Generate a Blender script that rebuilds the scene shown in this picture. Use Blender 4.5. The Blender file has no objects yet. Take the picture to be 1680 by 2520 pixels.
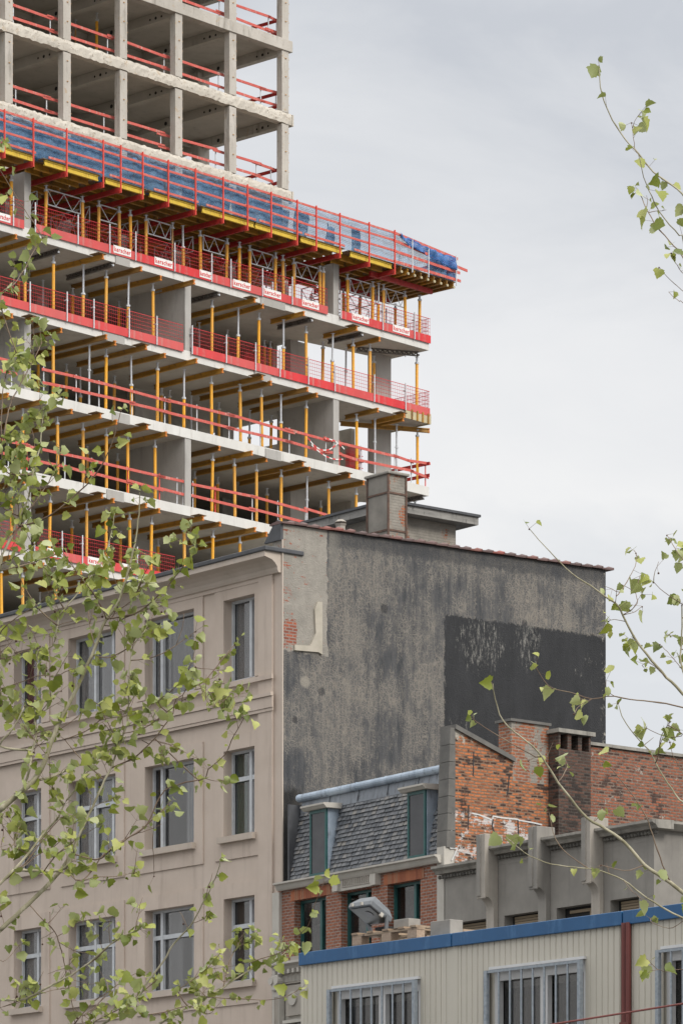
import bpy, math, random
from mathutils import Vector, Matrix
random.seed(7)
SC = bpy.context.scene
COL = SC.collection
# ------------------------------------------------------------------ camera
FPX, HX, HY, EYE = 10000.0, 840.0, 3384.0, 1.7      # long lens, level camera, raised lens (shift)
cam_d = bpy.data.cameras.new("camera")
cam_d.sensor_fit = 'HORIZONTAL'
cam_d.sensor_width = 36.0
cam_d.lens = 36.0 * FPX / 1680.0
cam_d.shift_y = (HY - 1260.0) / 1680.0
cam_d.clip_start = 0.5
cam_d.clip_end = 6000
cam = bpy.data.objects.new("camera", cam_d)
cam.location = (0, 0, EYE)
cam.rotation_euler = (math.radians(90), 0, 0)
COL.objects.link(cam)
SC.camera = cam
# ------------------------------------------------------------------ light
SUN_DIR = Vector((0.62, -0.66, 0.72)).normalized()    # towards the sun
world = bpy.data.worlds.new("World")
SC.world = world
world.use_nodes = True
wn, wl = world.node_tree.nodes, world.node_tree.links
wn.clear()
w_out = wn.new('ShaderNodeOutputWorld')
w_bg = wn.new('ShaderNodeBackground')
w_bg.inputs['Strength'].default_value = 0.10
sky = wn.new('ShaderNodeTexSky')
sky.sky_type = 'NISHITA'
sky.sun_disc = False
sky.sun_elevation = math.asin(SUN_DIR.z)
sky.sun_rotation = math.atan2(SUN_DIR.x, SUN_DIR.y)
tc = wn.new('ShaderNodeTexCoord')
sep = wn.new('ShaderNodeSeparateXYZ')
wl.new(tc.outputs['Generated'], sep.inputs[0])
def wmath(op, a, b=None, clamp=False):
    n = wn.new('ShaderNodeMath'); n.operation = op; n.use_clamp = clamp
    for i, v in enumerate((a, b)):
        if v is None: continue
        if isinstance(v, (int, float)): n.inputs[i].default_value = v
        else: wl.new(v, n.inputs[i])
    return n.outputs[0]
mp = wn.new('ShaderNodeMapping'); mp.inputs['Scale'].default_value = (1.0, 1.0, 2.6)
mp.inputs['Location'].default_value = (0.23, 0.0, 0.31)
wl.new(tc.outputs['Generated'], mp.inputs[0])
nz = wn.new('ShaderNodeTexNoise'); nz.inputs['Scale'].default_value = 6.5
nz.inputs['Detail'].default_value = 7; nz.inputs['Roughness'].default_value = 0.56
nz.inputs['Distortion'].default_value = 0.4
wl.new(mp.outputs[0], nz.inputs['Vector'])
# banded cloud layers over elevation, pushed up and down by the noise
h = wmath('ADD', sep.outputs['Z'], wmath('MULTIPLY', wmath('SUBTRACT', nz.outputs['Fac'], 0.5), 0.18))
h = wmath('ADD', h, wmath('MULTIPLY', sep.outputs['X'], 0.10))
ramp = wn.new('ShaderNodeValToRGB')
wl.new(h, ramp.inputs[0])
els = ramp.color_ramp.elements
stops = [(0.0, (5.4, 5.4, 5.4)), (0.12, (5.0, 5.05, 5.15)), (0.165, (4.95, 5.1, 5.3)), (0.205, (6.0, 6.0, 6.0)),
         (0.25, (5.55, 5.6, 5.7)), (0.285, (4.75, 4.87, 5.07)), (0.31, (3.95, 4.13, 4.45)), (0.36, (5.0, 5.1, 5.3)), (0.5, (7.2, 7.2, 7.2))]
while len(els) < len(stops): els.new(0.5)
for e, (p, c) in zip(els, stops):
    e.position = p; e.color = (c[0]/10, c[1]/10, c[2]/10, 1)
# an overcast sky is brighter overhead than near the horizon
zen = wmath('MULTIPLY', wmath('SUBTRACT', sep.outputs['Z'], 0.36, ), 3.4, True)
gain = wmath('ADD', wmath('MULTIPLY', zen, 9.0), 10.0)
vm = wn.new('ShaderNodeVectorMath'); vm.operation = 'SCALE'
wl.new(ramp.outputs[0], vm.inputs[0]); wl.new(gain, vm.inputs['Scale'])
mx = wn.new('ShaderNodeMix'); mx.data_type = 'RGBA'; mx.inputs[0].default_value = 0.97
wl.new(sky.outputs[0], mx.inputs[6]); wl.new(vm.outputs[0], mx.inputs[7])
wl.new(mx.outputs[2], w_bg.inputs['Color'])
wl.new(w_bg.outputs[0], w_out.inputs[0])
sun_d = bpy.data.lights.new("sun", 'SUN')
sun_d.energy = 1.5
sun_d.angle = math.radians(22)
sun_d.color = (1.0, 0.95, 0.88)
sun = bpy.data.objects.new("sun", sun_d)
sun.rotation_euler = (-SUN_DIR).to_track_quat('-Z', 'Y').to_euler()
sun.location = (20, -20, 80)
COL.objects.link(sun)
vs = SC.view_settings
vs.view_transform = 'Standard'; vs.look = 'None'; vs.exposure = 0.58; vs.gamma = 1.0
vs.use_curve_mapping = False
SC.cycles.max_bounces = 6
SC.cycles.transparent_max_bounces = 16

# ------------------------------------------------------------------ helpers: measuring
class Frame:
    """upright plane: origin on the ground, u along it (to the right in the picture), v away from the camera"""
    def __init__(s, px, Y, vpx):
        s.O = Vector(((px - HX) / FPX * Y, Y))
        d = Vector(((vpx - HX) / FPX, 1.0)).normalized()
        if d.x < 0: d = -d
        s.U = d; s.V = Vector((-d.y, d.x)); s.ang = math.atan2(d.y, d.x)
    def u(s, px, v=0.0):
        k = (px - HX) / FPX
        return (k * (s.O.y + v * s.V.y) - s.O.x - v * s.V.x) / (s.U.x - k * s.U.y)
    def Y(s, u, v=0.0): return s.O.y + u * s.U.y + v * s.V.y
    def z(s, px, py, v=0.0):
        return EYE + (HY - py) / FPX * s.Y(s.u(px, v), v)
    def zu(s, u, py, v=0.0): return EYE + (HY - py) / FPX * s.Y(u, v)
    def px(s, u, v=0.0):
        p = s.O + u*s.U + v*s.V; return HX + FPX*p.x/p.y
    def vfor(s, u, px):          # how far back at this u a point must stand to appear in the given column
        k = (px - HX)/FPX
        return -(s.O.x + u*s.U.x - k*(s.O.y + u*s.U.y)) / (s.V.x - k*s.V.y)
    def w(s, u, v, z): 
        p = s.O + u * s.U + v * s.V
        return Vector((p.x, p.y, z))
def at(px, py, Y): return Vector(((px - HX) / FPX * Y, Y, EYE + (HY - py) / FPX * Y))

# ------------------------------------------------------------------ helpers: meshes
class MB:
    def __init__(s): s.v = []; s.f = []; s.marks = []
    def mark(s, k): s.marks.append((len(s.f), k)); return s
    def face(s, pts):
        i = len(s.v); s.v += [tuple(p) for p in pts]; s.f.append(tuple(range(i, i + len(pts))))
    def box(s, x0, x1, y0, y1, z0, z1):
        if x1 < x0: x0, x1 = x1, x0
        if y1 < y0: y0, y1 = y1, y0
        if z1 < z0: z0, z1 = z1, z0
        i = len(s.v)
        s.v += [(x0,y0,z0),(x1,y0,z0),(x1,y1,z0),(x0,y1,z0),(x0,y0,z1),(x1,y0,z1),(x1,y1,z1),(x0,y1,z1)]
        for q in ((0,3,2,1),(4,5,6,7),(0,1,5,4),(1,2,6,5),(2,3,7,6),(3,0,4,7)): s.f.append(tuple(i + k for k in q))
        return s
    def bar(s, p, q, w, h, up=(0,0,1)):
        p = Vector(p); q = Vector(q); d = (q - p).normalized(); up = Vector(up)
        if abs(d.dot(up)) > 0.99: up = Vector((0,1,0))
        a = d.cross(up).normalized(); b = a.cross(d).normalized()
        i = len(s.v)
        for c in (p, q):
            for sa, sb in ((-1,-1),(1,-1),(1,1),(-1,1)): s.v.append(tuple(c + a*sa*w/2 + b*sb*h/2))
        for qd in ((3,2,1,0),(4,5,6,7),(0,1,5,4),(1,2,6,5),(2,3,7,6),(3,0,4,7)): s.f.append(tuple(i + k for k in qd))
        return s
    def tube(s, pts, rad, n=6, cap=True):
        pts = [Vector(p) for p in pts]
        if isinstance(rad, (int, float)): rad = [rad] * len(pts)
        i0 = len(s.v); ref = Vector((0.13, 0.31, 0.94))
        for k, p in enumerate(pts):
            d = (pts[min(k+1, len(pts)-1)] - pts[max(k-1, 0)]).normalized()
            r = ref if abs(d.dot(ref)) < 0.95 else Vector((1,0,0))
            a = d.cross(r).normalized(); b = d.cross(a).normalized()
            for j in range(n):
                t = 2*math.pi*j/n
                s.v.append(tuple(p + (a*math.cos(t) + b*math.sin(t)) * rad[k]))
        for k in range(len(pts)-1):
            for j in range(n):
                a0 = i0 + k*n + j; a1 = i0 + k*n + (j+1) % n
                s.f.append((a0, a1, a1+n, a0+n))
        if cap:
            s.f.append(tuple(i0 + j for j in range(n))[::-1])
            s.f.append(tuple(i0 + (len(pts)-1)*n + j for j in range(n)))
        return s
    def prism(s, poly, a0, a1, axis='y'):
        """poly in the two other axes, extruded along axis from a0 to a1"""
        n = len(poly); i = len(s.v)
        def mk(p, a):
            if axis == 'y': return (p[0], a, p[1])
            if axis == 'x': return (a, p[0], p[1])
            return (p[0], p[1], a)
        s.v += [mk(p, a0) for p in poly] + [mk(p, a1) for p in poly]
        s.f.append(tuple(range(i, i+n))); s.f.append(tuple(range(i+2*n-1, i+n-1, -1)))
        for k in range(n):
            s.f.append((i+k, i+(k+1)%n, i+n+(k+1)%n, i+n+k))
        return s
    def ball(s, c, r, n=6):
        c = Vector(c); i = len(s.v); rings = max(3, n//2)
        s.v.append(tuple(c + Vector((0,0,r))))
        for a in range(1, rings):
            th = math.pi*a/rings
            for b in range(n):
                ph = 2*math.pi*b/n
                s.v.append(tuple(c + Vector((math.sin(th)*math.cos(ph), math.sin(th)*math.sin(ph), math.cos(th)))*r))
        s.v.append(tuple(c - Vector((0,0,r)))); last = len(s.v)-1
        for b in range(n):
            s.f.append((i, i+1+b, i+1+(b+1)%n))
            for a in range(rings-2):
                o = i+1+a*n
                s.f.append((o+b, o+n+b, o+n+(b+1)%n, o+(b+1)%n))
            o = i+1+(rings-2)*n
            s.f.append((o+b, last, o+(b+1)%n))
        return s
    def wall(s, x0, x1, z0, z1, holes, y=0.0, depth=0.2, thick=None):
        """front face at y with openings (x0,x1,z0,z1) and their reveals going back by depth"""
        xs = sorted(set([x0, x1] + [min(max(a, x0), x1) for h in holes for a in h[:2]]))
        zs = sorted(set([z0, z1] + [min(max(a, z0), z1) for h in holes for a in h[2:4]]))
        for a, b in zip(xs, xs[1:]):
            for c, d in zip(zs, zs[1:]):
                mxx, mz = (a+b)/2, (c+d)/2
                if any(h[0] < mxx < h[1] and h[2] < mz < h[3] for h in holes): continue
                s.face([(a,y,c),(b,y,c),(b,y,d),(a,y,d)])
        for a, b, c, d in holes:
            Y = y + depth
            s.face([(a,y,c),(a,y,d),(a,Y,d),(a,Y,c)])
            s.face([(b,y,c),(b,Y,c),(b,Y,d),(b,y,d)])
            s.face([(a,y,d),(b,y,d),(b,Y,d),(a,Y,d)])
            s.face([(a,y,c),(a,Y,c),(b,Y,c),(b,y,c)])
        return s
    def build(s, name, mat, parent=None, smooth=False, bevel=0, fix=True):
        me = bpy.data.meshes.new(name)
        me.from_pydata(s.v, [], s.f)
        if fix:
            import bmesh
            bm = bmesh.new(); bm.from_mesh(me)
            bmesh.ops.recalc_face_normals(bm, faces=bm.faces); bm.to_mesh(me); bm.free()
        for mm in (mat if isinstance(mat, (list, tuple)) else [mat]): me.materials.append(mm)
        for a, k in s.marks:
            for q in range(a, len(me.polygons)): me.polygons[q].material_index = k
        if smooth: me.polygons.foreach_set('use_smooth', [True]*len(me.polygons))
        me.update()
        o = bpy.data.objects.new(name, me); COL.objects.link(o)
        if bevel:
            b = o.modifiers.new('bevel', 'BEVEL'); b.width = bevel; b.segments = 2; b.limit_method = 'ANGLE'
        if parent: o.parent = parent
        return o
def tag(o, label=None, cat=None, group=None, kind=None):
    for k, v in (('label', label), ('category', cat), ('group', group), ('kind', kind)):
        if v: o[k] = v
    return o
def thing(name, label, cat, loc=(0,0,0), rz=0.0, group=None):
    o = bpy.data.objects.new(name, None); COL.objects.link(o)
    o.location = loc; o.rotation_euler = (0, 0, rz); o.empty_display_size = 0.3
    return tag(o, label, cat, group)
def fthing(fr, name, label, cat, u=0, v=0, z=0, group=None):
    return thing(name, label, cat, fr.w(u, v, z), fr.ang, group)
def dup(root, loc=None, rz=None, label=None, group=None, scales=None):
    r = root.copy(); COL.objects.link(r)
    if loc is not None: r.location = loc
    if rz is not None: r.rotation_euler = (0, 0, rz)
    if label: r['label'] = label
    if group: r['group'] = group
    for ch in list(root.children):
        c = ch.copy(); COL.objects.link(c); c.parent = r
        for g in list(ch.children):
            d = g.copy(); COL.objects.link(d); d.parent = c
    return r
ORD = ['', 'first','second','third','fourth','fifth','sixth','seventh','eighth','ninth','tenth','eleventh','twelfth','thirteenth',
       'fourteenth','fifteenth','sixteenth','seventeenth','eighteenth','nineteenth','twentieth']
def ordn(i, n):
    if i == 1: return 'leftmost'
    if i == n: return 'rightmost'
    if i > n/2 and n > 8: return ORD[n-i+1] + ' from right'
    return ORD[i] + ' from left'

# ------------------------------------------------------------------ helpers: materials
class NT:
    def __init__(s, name):
        s.m = bpy.data.materials.new(name); s.m.use_nodes = True
        s.n = s.m.node_tree.nodes; s.l = s.m.node_tree.links
        s.b = s.n['Principled BSDF']; s.out = s.n['Material Output']
        s.tc = s.n.new('ShaderNodeTexCoord')
    def set(s, inp, v):
        if hasattr(v, 'is_output'): s.l.new(v, inp)
        elif isinstance(v, (tuple, list)) and len(v) == 3 and inp.type == 'RGBA': inp.default_value = (*v, 1)
        else: inp.default_value = v
    def math(s, op, a, b=0.0, c=None, clamp=False):
        n = s.n.new('ShaderNodeMath'); n.operation = op; n.use_clamp = clamp
        s.set(n.inputs[0], a); s.set(n.inputs[1], b)
        if c is not None: s.set(n.inputs[2], c)
        return n.outputs[0]
    def map(s, scale=(1,1,1), loc=(0,0,0), vec=None):
        n = s.n.new('ShaderNodeMapping'); n.inputs['Scale'].default_value = scale; n.inputs['Location'].default_value = loc
        s.l.new(vec if vec is not None else s.tc.outputs['Object'], n.inputs[0]); return n.outputs[0]
    def noise(s, scale, detail=4, rough=0.55, vec=None, dist=0.0):
        n = s.n.new('ShaderNodeTexNoise'); n.inputs['Scale'].default_value = scale
        n.inputs['Detail'].default_value = detail; n.inputs['Roughness'].default_value = rough
        n.inputs['Distortion'].default_value = dist
        s.l.new(vec if vec is not None else s.tc.outputs['Object'], n.inputs['Vector']); return n.outputs['Fac']
    def voro(s, scale, feature='F1', vec=None, out='Distance'):
        n = s.n.new('ShaderNodeTexVoronoi'); n.feature = feature; n.inputs['Scale'].default_value = scale
        s.l.new(vec if vec is not None else s.tc.outputs['Object'], n.inputs['Vector']); return n.outputs[out]
    def ramp(s, fac, stops):
        n = s.n.new('ShaderNodeValToRGB'); s.set(n.inputs[0], fac)
        e = n.color_ramp.elements
        while len(e) < len(stops): e.new(0.5)
        for x, (p, c) in zip(e, stops):
            x.position = p; x.color = (*c, 1) if isinstance(c, (tuple, list)) else (c, c, c, 1)
        return n.outputs[0]
    def mix(s, fac, a, b, mode='MIX'):
        n = s.n.new('ShaderNodeMix'); n.data_type = 'RGBA'; n.blend_type = mode
        s.set(n.inputs[0], fac); s.set(n.inputs[6], a); s.set(n.inputs[7], b); return n.outputs[2]
    def xyz(s, vec=None):
        n = s.n.new('ShaderNodeSeparateXYZ'); s.l.new(vec if vec is not None else s.tc.outputs['Object'], n.inputs[0]); return n.outputs
    def comb(s, x, y, z):
        n = s.n.new('ShaderNodeCombineXYZ'); s.set(n.inputs[0], x); s.set(n.inputs[1], y); s.set(n.inputs[2], z); return n.outputs[0]
    def step(s, x, lo, hi):   # smooth 0..1 between lo and hi
        n = s.n.new('ShaderNodeMapRange'); n.interpolation_type = 'SMOOTHSTEP'
        s.set(n.inputs[0], x); s.set(n.inputs[1], lo); s.set(n.inputs[2], hi); return n.outputs[0]
    def bump(s, hgt, strength=0.3, dist=0.02):
        n = s.n.new('ShaderNodeBump'); n.inputs['Strength'].default_value = strength; n.inputs['Distance'].default_value = dist
        s.l.new(hgt, n.inputs['Height']); s.l.new(n.outputs[0], s.b.inputs['Normal'])
    def island(s):
        g = s.n.new('ShaderNodeNewGeometry'); return g.outputs['Random Per Island']
    def rand(s):
        g = s.n.new('ShaderNodeObjectInfo'); return g.outputs['Random']
    def col(s, c): s.set(s.b.inputs['Base Color'], c)
    def rough(s, r): s.set(s.b.inputs['Roughness'], r)
def mottled(name, c0, c1, scale=3.0, rough=0.8, bump=0.0, bscale=40, metal=0.0, stretch=(1,1,1), dirt=None, spread=0.2, rnd=0.0):
    t = NT(name); v = t.map(stretch)
    f = t.noise(scale, 6, 0.6, v)
    c = t.ramp(f, [(0.5-spread, c0), (0.5+spread, c1)])
    if dirt:
        c = t.mix(t.step(t.noise(scale*3.1, 5, 0.65, t.map((1,1,0.3))), 0.52, 0.72), c, dirt)
    if rnd:
        c = t.mix(t.math('MULTIPLY', t.rand(), rnd), c, dirt or c0)
    t.col(c); t.rough(rough); t.b.inputs['Metallic'].default_value = metal
    if bump: t.bump(t.noise(bscale, 4, 0.6), bump, 0.01)
    return t.m
# ------------------------------------------------------------------ materials
def conc(name, c0, c1, stain=(0.12,0.11,0.10), amount=0.5, pits=0.0):
    t = NT(name)
    a = t.noise(0.9, 5, 0.6, t.map((1,1,0.5)))
    c = t.ramp(a, [(0.3, c0), (0.7, c1)])
    c = t.mix(t.math('MULTIPLY', t.noise(14, 5, 0.7), 0.25), c, stain)
    st = t.step(t.noise(2.3, 6, 0.7, t.map((1.2,1.2,0.22))), 0.52, 0.75)
    c = t.mix(t.math('MULTIPLY', st, amount), c, stain)
    if pits:
        p = t.step(t.noise(9, 5, 0.75), 0.56, 0.66)
        c = t.mix(t.math('MULTIPLY', p, pits), c, (0.20,0.15,0.10))
        q = t.step(t.noise(3.2, 4, 0.7, t.map((1,1,1),(7,3,1))), 0.6, 0.7)
        c = t.mix(t.math('MULTIPLY', q, 0.7), c, (0.40,0.30,0.19))
    t.col(c); t.rough(0.9); t.bump(t.noise(22, 6, 0.7), 0.5 if pits else 0.2, 0.03)
    return t.m
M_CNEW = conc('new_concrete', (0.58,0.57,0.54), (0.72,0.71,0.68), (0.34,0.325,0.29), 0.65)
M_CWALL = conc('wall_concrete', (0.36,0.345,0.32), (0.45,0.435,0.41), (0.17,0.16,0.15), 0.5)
M_COLD = conc('old_concrete', (0.42,0.39,0.345), (0.56,0.525,0.475), (0.18,0.16,0.13), 0.8, pits=0.35)
M_CROUGH = conc('hacked_concrete', (0.50,0.46,0.40), (0.62,0.58,0.51), (0.25,0.21,0.16), 0.4, pits=0.85)
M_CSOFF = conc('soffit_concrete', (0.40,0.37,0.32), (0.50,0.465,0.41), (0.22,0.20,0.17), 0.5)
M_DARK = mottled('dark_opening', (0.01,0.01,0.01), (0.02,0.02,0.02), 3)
M_ORANGE = mottled('orange_paint', (0.84,0.36,0.012), (0.92,0.48,0.025), 6, 0.45, dirt=(0.46,0.30,0.16), rnd=0.35)
M_STEEL = mottled('galvanised_steel', (0.46,0.48,0.50), (0.64,0.66,0.69), 18, 0.45, metal=0.2)
M_TAN = mottled('rusty_prop', (0.42,0.24,0.10), (0.55,0.33,0.15), 8, 0.6)
M_WOODY = mottled('yellow_timber', (0.34,0.17,0.025), (0.66,0.34,0.035), 1.2, 0.6, stretch=(3,0.6,3), rnd=0.75, dirt=(0.16,0.09,0.035))
M_YBEAM = mottled('bright_yellow_beam', (0.52,0.35,0.03), (0.70,0.50,0.05), 4, 0.6, dirt=(0.26,0.17,0.05))
M_ENDCAP = mottled('beam_end_cap', (0.50,0.16,0.02), (0.62,0.22,0.03), 9, 0.5)
M_PLY = mottled('plywood', (0.13,0.085,0.045), (0.22,0.15,0.08), 5, 0.7)
M_DMETAL = mottled('dark_steel', (0.10,0.09,0.08), (0.20,0.18,0.16), 8, 0.6, metal=0.3)
M_REDST = mottled('red_girder', (0.30,0.02,0.02), (0.48,0.035,0.03), 5, 0.5, dirt=(0.14,0.03,0.03))
M_REDBD = mottled('red_board', (0.46,0.065,0.05), (0.60,0.14,0.11), 2.5, 0.7, stretch=(1,1,6), dirt=(0.50,0.27,0.23))
M_REDPOST = mottled('red_post', (0.62,0.05,0.03), (0.75,0.09,0.06), 6, 0.5)
M_REDTOE = mottled('red_toe_board', (0.50,0.014,0.02), (0.66,0.025,0.03), 1.5, 0.5, stretch=(1,1,0.3), dirt=(0.52,0.17,0.15), rnd=0.5)
M_REDWIRE = mottled('red_wire', (0.50,0.02,0.03), (0.60,0.035,0.04), 6, 0.5)
M_WHITE = mottled('white_label', (0.74,0.73,0.71), (0.80,0.79,0.77), 5, 0.5)
M_LETTER = mottled('label_lettering', (0.62,0.03,0.03), (0.68,0.04,0.04), 5, 0.5)
def net_mat(name, c0, c1, opac, cell=14.0):
    t = NT(name)
    x = t.xyz()
    gx = t.math('ABSOLUTE', t.math('SUBTRACT', t.math('FRACT', t.math('MULTIPLY', x[0], cell)), 0.5))
    gz = t.math('ABSOLUTE', t.math('SUBTRACT', t.math('FRACT', t.math('MULTIPLY', x[2], cell)), 0.5))
    g = t.math('GREATER_THAN', t.math('MAXIMUM', gx, gz), 0.36)
    w = t.noise(1.6, 6, 0.75, t.map((1,1,1.6)))
    c = t.ramp(w, [(0.35, c0), (0.65, c1)])
    t.col(c); t.rough(0.6)
    a = t.math('MAXIMUM', t.math('MULTIPLY', g, min(1.0, opac*1.5)), t.math('MULTIPLY', t.step(w, 0.2, 0.7), opac))
    t.set(t.b.inputs['Alpha'], a)
    return t.m
M_NET = net_mat('blue_net', (0.09,0.19,0.34), (0.20,0.34,0.50), 0.32)
M_TARP = net_mat('blue_tarpaulin', (0.02,0.095,0.22), (0.06,0.19,0.36), 0.97)
M_TARPB = net_mat('bright_blue_net', (0.015,0.08,0.29), (0.05,0.18,0.44), 0.95)

# ------------------------------------------------------------------ ground
gm = NT('ground_mat'); gc = gm.ramp(gm.noise(0.6, 6, 0.6), [(0.35,(0.07,0.068,0.063)),(0.65,(0.12,0.115,0.105))]); gm.col(gc); gm.rough(0.95)
MB().box(-1500,1500,-400,3000,-0.3,0).build('ground', gm.m)['kind'] = 'structure'
am = mottled('asphalt', (0.04,0.04,0.042), (0.06,0.06,0.06), 2.0, 0.9, 0.3, 90)
pm = mottled('paving', (0.22,0.21,0.20), (0.30,0.29,0.27), 3.0, 0.9, 0.2, 60)
TF = Frame(1055, 181.2, 10050)        # tower facade
AF = Frame(694, 92.0, -7220)          # plastered street facade
EF = Frame(741, 40.0, -7220)          # site containers
def slab_on(fr, name, u0, u1, v0, v1, z, mat, th=0.1):
    o = MB().box(u0, u1, v0, v1, z-th, z).build(name, mat); o.location = fr.w(0,0,0); o.rotation_euler = (0,0,fr.ang); o['kind'] = 'structure'; return o
slab_on(AF, 'pavement', -60, 60, -4.0, -0.3, 0.14, pm, 0.138)
slab_on(AF, 'road', -90, 90, -16.0, -4.0, 0.008, am, 0.004)
slab_on(AF, 'pavement', -90, 90, -19.5, -16.0, 0.14, pm, 0.138)

# ------------------------------------------------------------------ the tower under construction
FLH = 3.25; Z1 = EYE + 46.1
LZ = {i: Z1 - FLH*(i-1) for i in range(1, 16)}
TH = 0.40
uL = TF.u(-170); uA = TF.u(740, 3.0); uB = TF.u(890, 3.0)
tower = fthing(TF, 'concrete_building', 'raw concrete tower of open storeys held up by orange props beside the sky', 'building')
for i in range(1, 15):
    ub = uA if i <= 2 else uB
    poly = [(uL,0),(0,0),(0,2.5),(ub,3.1),(ub,16),(uL,16)]
    m = MB(); m.prism(poly, LZ[i]-TH, LZ[i], 'z')
    m.build('floor_slab', M_CNEW, tower)
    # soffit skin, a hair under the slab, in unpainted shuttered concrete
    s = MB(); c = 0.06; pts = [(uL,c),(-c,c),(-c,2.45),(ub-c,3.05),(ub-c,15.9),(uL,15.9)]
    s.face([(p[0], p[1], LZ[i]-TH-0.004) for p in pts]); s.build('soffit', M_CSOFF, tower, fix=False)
fin_px = {1:[60, 820], 2:[455], 3:[60, 820], 4:[455], 5:[60], 6:[455], 7:[60, 820], 8:[455]}
w = MB()
for i in range(1, 14):
    ztop = LZ[i]+FLH-TH if i > 1 else LZ[1] + 2.25
    for p in fin_px.get(i, [60, 455]):
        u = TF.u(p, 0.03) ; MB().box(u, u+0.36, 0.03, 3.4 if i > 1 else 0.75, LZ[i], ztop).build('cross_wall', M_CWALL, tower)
w = MB()
for i in range(1, 14):
    ztop = LZ[i]+FLH-TH if i > 1 else LZ[1] + 2.25
    ub = uA if i <= 2 else uB
    for p0, p1, v in ((715,752,3.2),(925,962,2.0),(332,385,5.0),(90,120,6.0),(548,575,7.0),(200,228,9.0)):
        if i == 1 and p0 > 700: continue
        if p0 == 925: v = 2.0
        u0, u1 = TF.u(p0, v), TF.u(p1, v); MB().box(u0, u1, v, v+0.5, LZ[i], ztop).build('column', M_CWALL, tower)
w = MB()
for i in range(1, 14):
    ztop = LZ[i]+FLH-TH if i > 1 else LZ[1] + 2.25
    ub = uA if i <= 2 else uB
    bx_ = [(uL, ub-0.5, 15.6, 15.85, LZ[i], ztop), (uL, uL+0.25, 0.3, 15.59, LZ[i], ztop), (TF.u(250,9), TF.u(430,9), 9, 9.2, LZ[i], ztop-0.3)]  # left end wall stands out of view, added to stop light entering
    bx_.append((ub-0.5, ub-0.25, (0, 6.5, 4.2)[i] if i < 3 else 3.2, 15.58, LZ[i], ztop))
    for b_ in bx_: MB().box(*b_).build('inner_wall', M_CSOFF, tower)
# concrete repair patches along the slab edges, and a boarded edge at the right end
w = MB()
for i, a, b in ((1,283,318),(1,640,700),(2,252,305),(2,625,665),(3,275,318),(3,652,690),(4,262,303)):
    u0, u1 = TF.u(a), TF.u(b); MB().box(u0, u1, -0.045, -0.002, LZ[i]-TH-0.05, LZ[i]-0.05).build('edge_patch', M_CWALL, tower)
eb = fthing(TF, 'edge_shutter', 'pale plywood shutter boards wrapped round the right end of a floor edge', 'formwork', TF.u(997,-0.04), -0.04, LZ[2]-TH-0.05)
w = TF.u(1058,-0.04) - TF.u(997,-0.04)
M_PPLY = mottled('pale_plywood', (0.42,0.36,0.22), (0.52,0.46,0.30), 3, 0.7)
MB().box(0, w, -0.03, 0, 0, 0.45).box(w, w+0.03, -0.03, 2.5, 0, 0.45).build('panel', M_PPLY, eb)
for k in range(4): MB().box(w*k/4.6+0.35, w*k/4.6+0.42, -0.09, -0.032, -0.02, 0.43).build('batten', M_WOODY, eb)

# ---- old frame on top
OV = 4.0
oldb = fthing(TF, 'concrete_frame_building', 'stripped old concrete skeleton of columns and beams standing above the blue netting', 'building')
oz = [TF.z(702, 465, OV), TF.z(702, 276, OV), TF.z(702, 96, OV)]
oz.append(oz[2] + 3.3)
OU1 = TF.u(716, OV); OU0 = TF.u(-170, OV)
ocol = [22, 165, 304, 440, 573, 702]
ocu = [TF.u(p, OV) for p in ocol]
dcol = (ocu[5]-ocu[0])/5
ocu = [ocu[0]-dcol*k for k in (3,2,1)] + ocu
rnd = random.Random(3)
def rough_beam(u0, u1, v0, v1, z0, z1, j=0.03, st=0.16):
    m = MB(); n = max(2, int((u1-u0)/st)); prev = None
    for k in range(n+1):
        u = u0 + (u1-u0)*k/n
        r = lambda s=1.0: rnd.uniform(-j, j)*s
        ring = [(u, v0+abs(r()), z0+r()), (u, v0+r(0.6), z0+(z1-z0)*0.35+r()), (u, v0+r(0.8), z0+(z1-z0)*0.7+r()), (u, v0+0.02+abs(r(1.5)), z1+r()), (u, v1, z1), (u, v1, z0)]
        i = len(m.v); m.v += ring
        if prev is not None:
            for q in range(6): m.f.append((prev+q, prev+(q+1)%6, i+(q+1)%6, i+q))
        else: m.f.append(tuple(range(i+5, i-1, -1)))
        prev = i
    m.f.append(tuple(range(prev, prev+6)))
    return m
OD = 20.0
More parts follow.
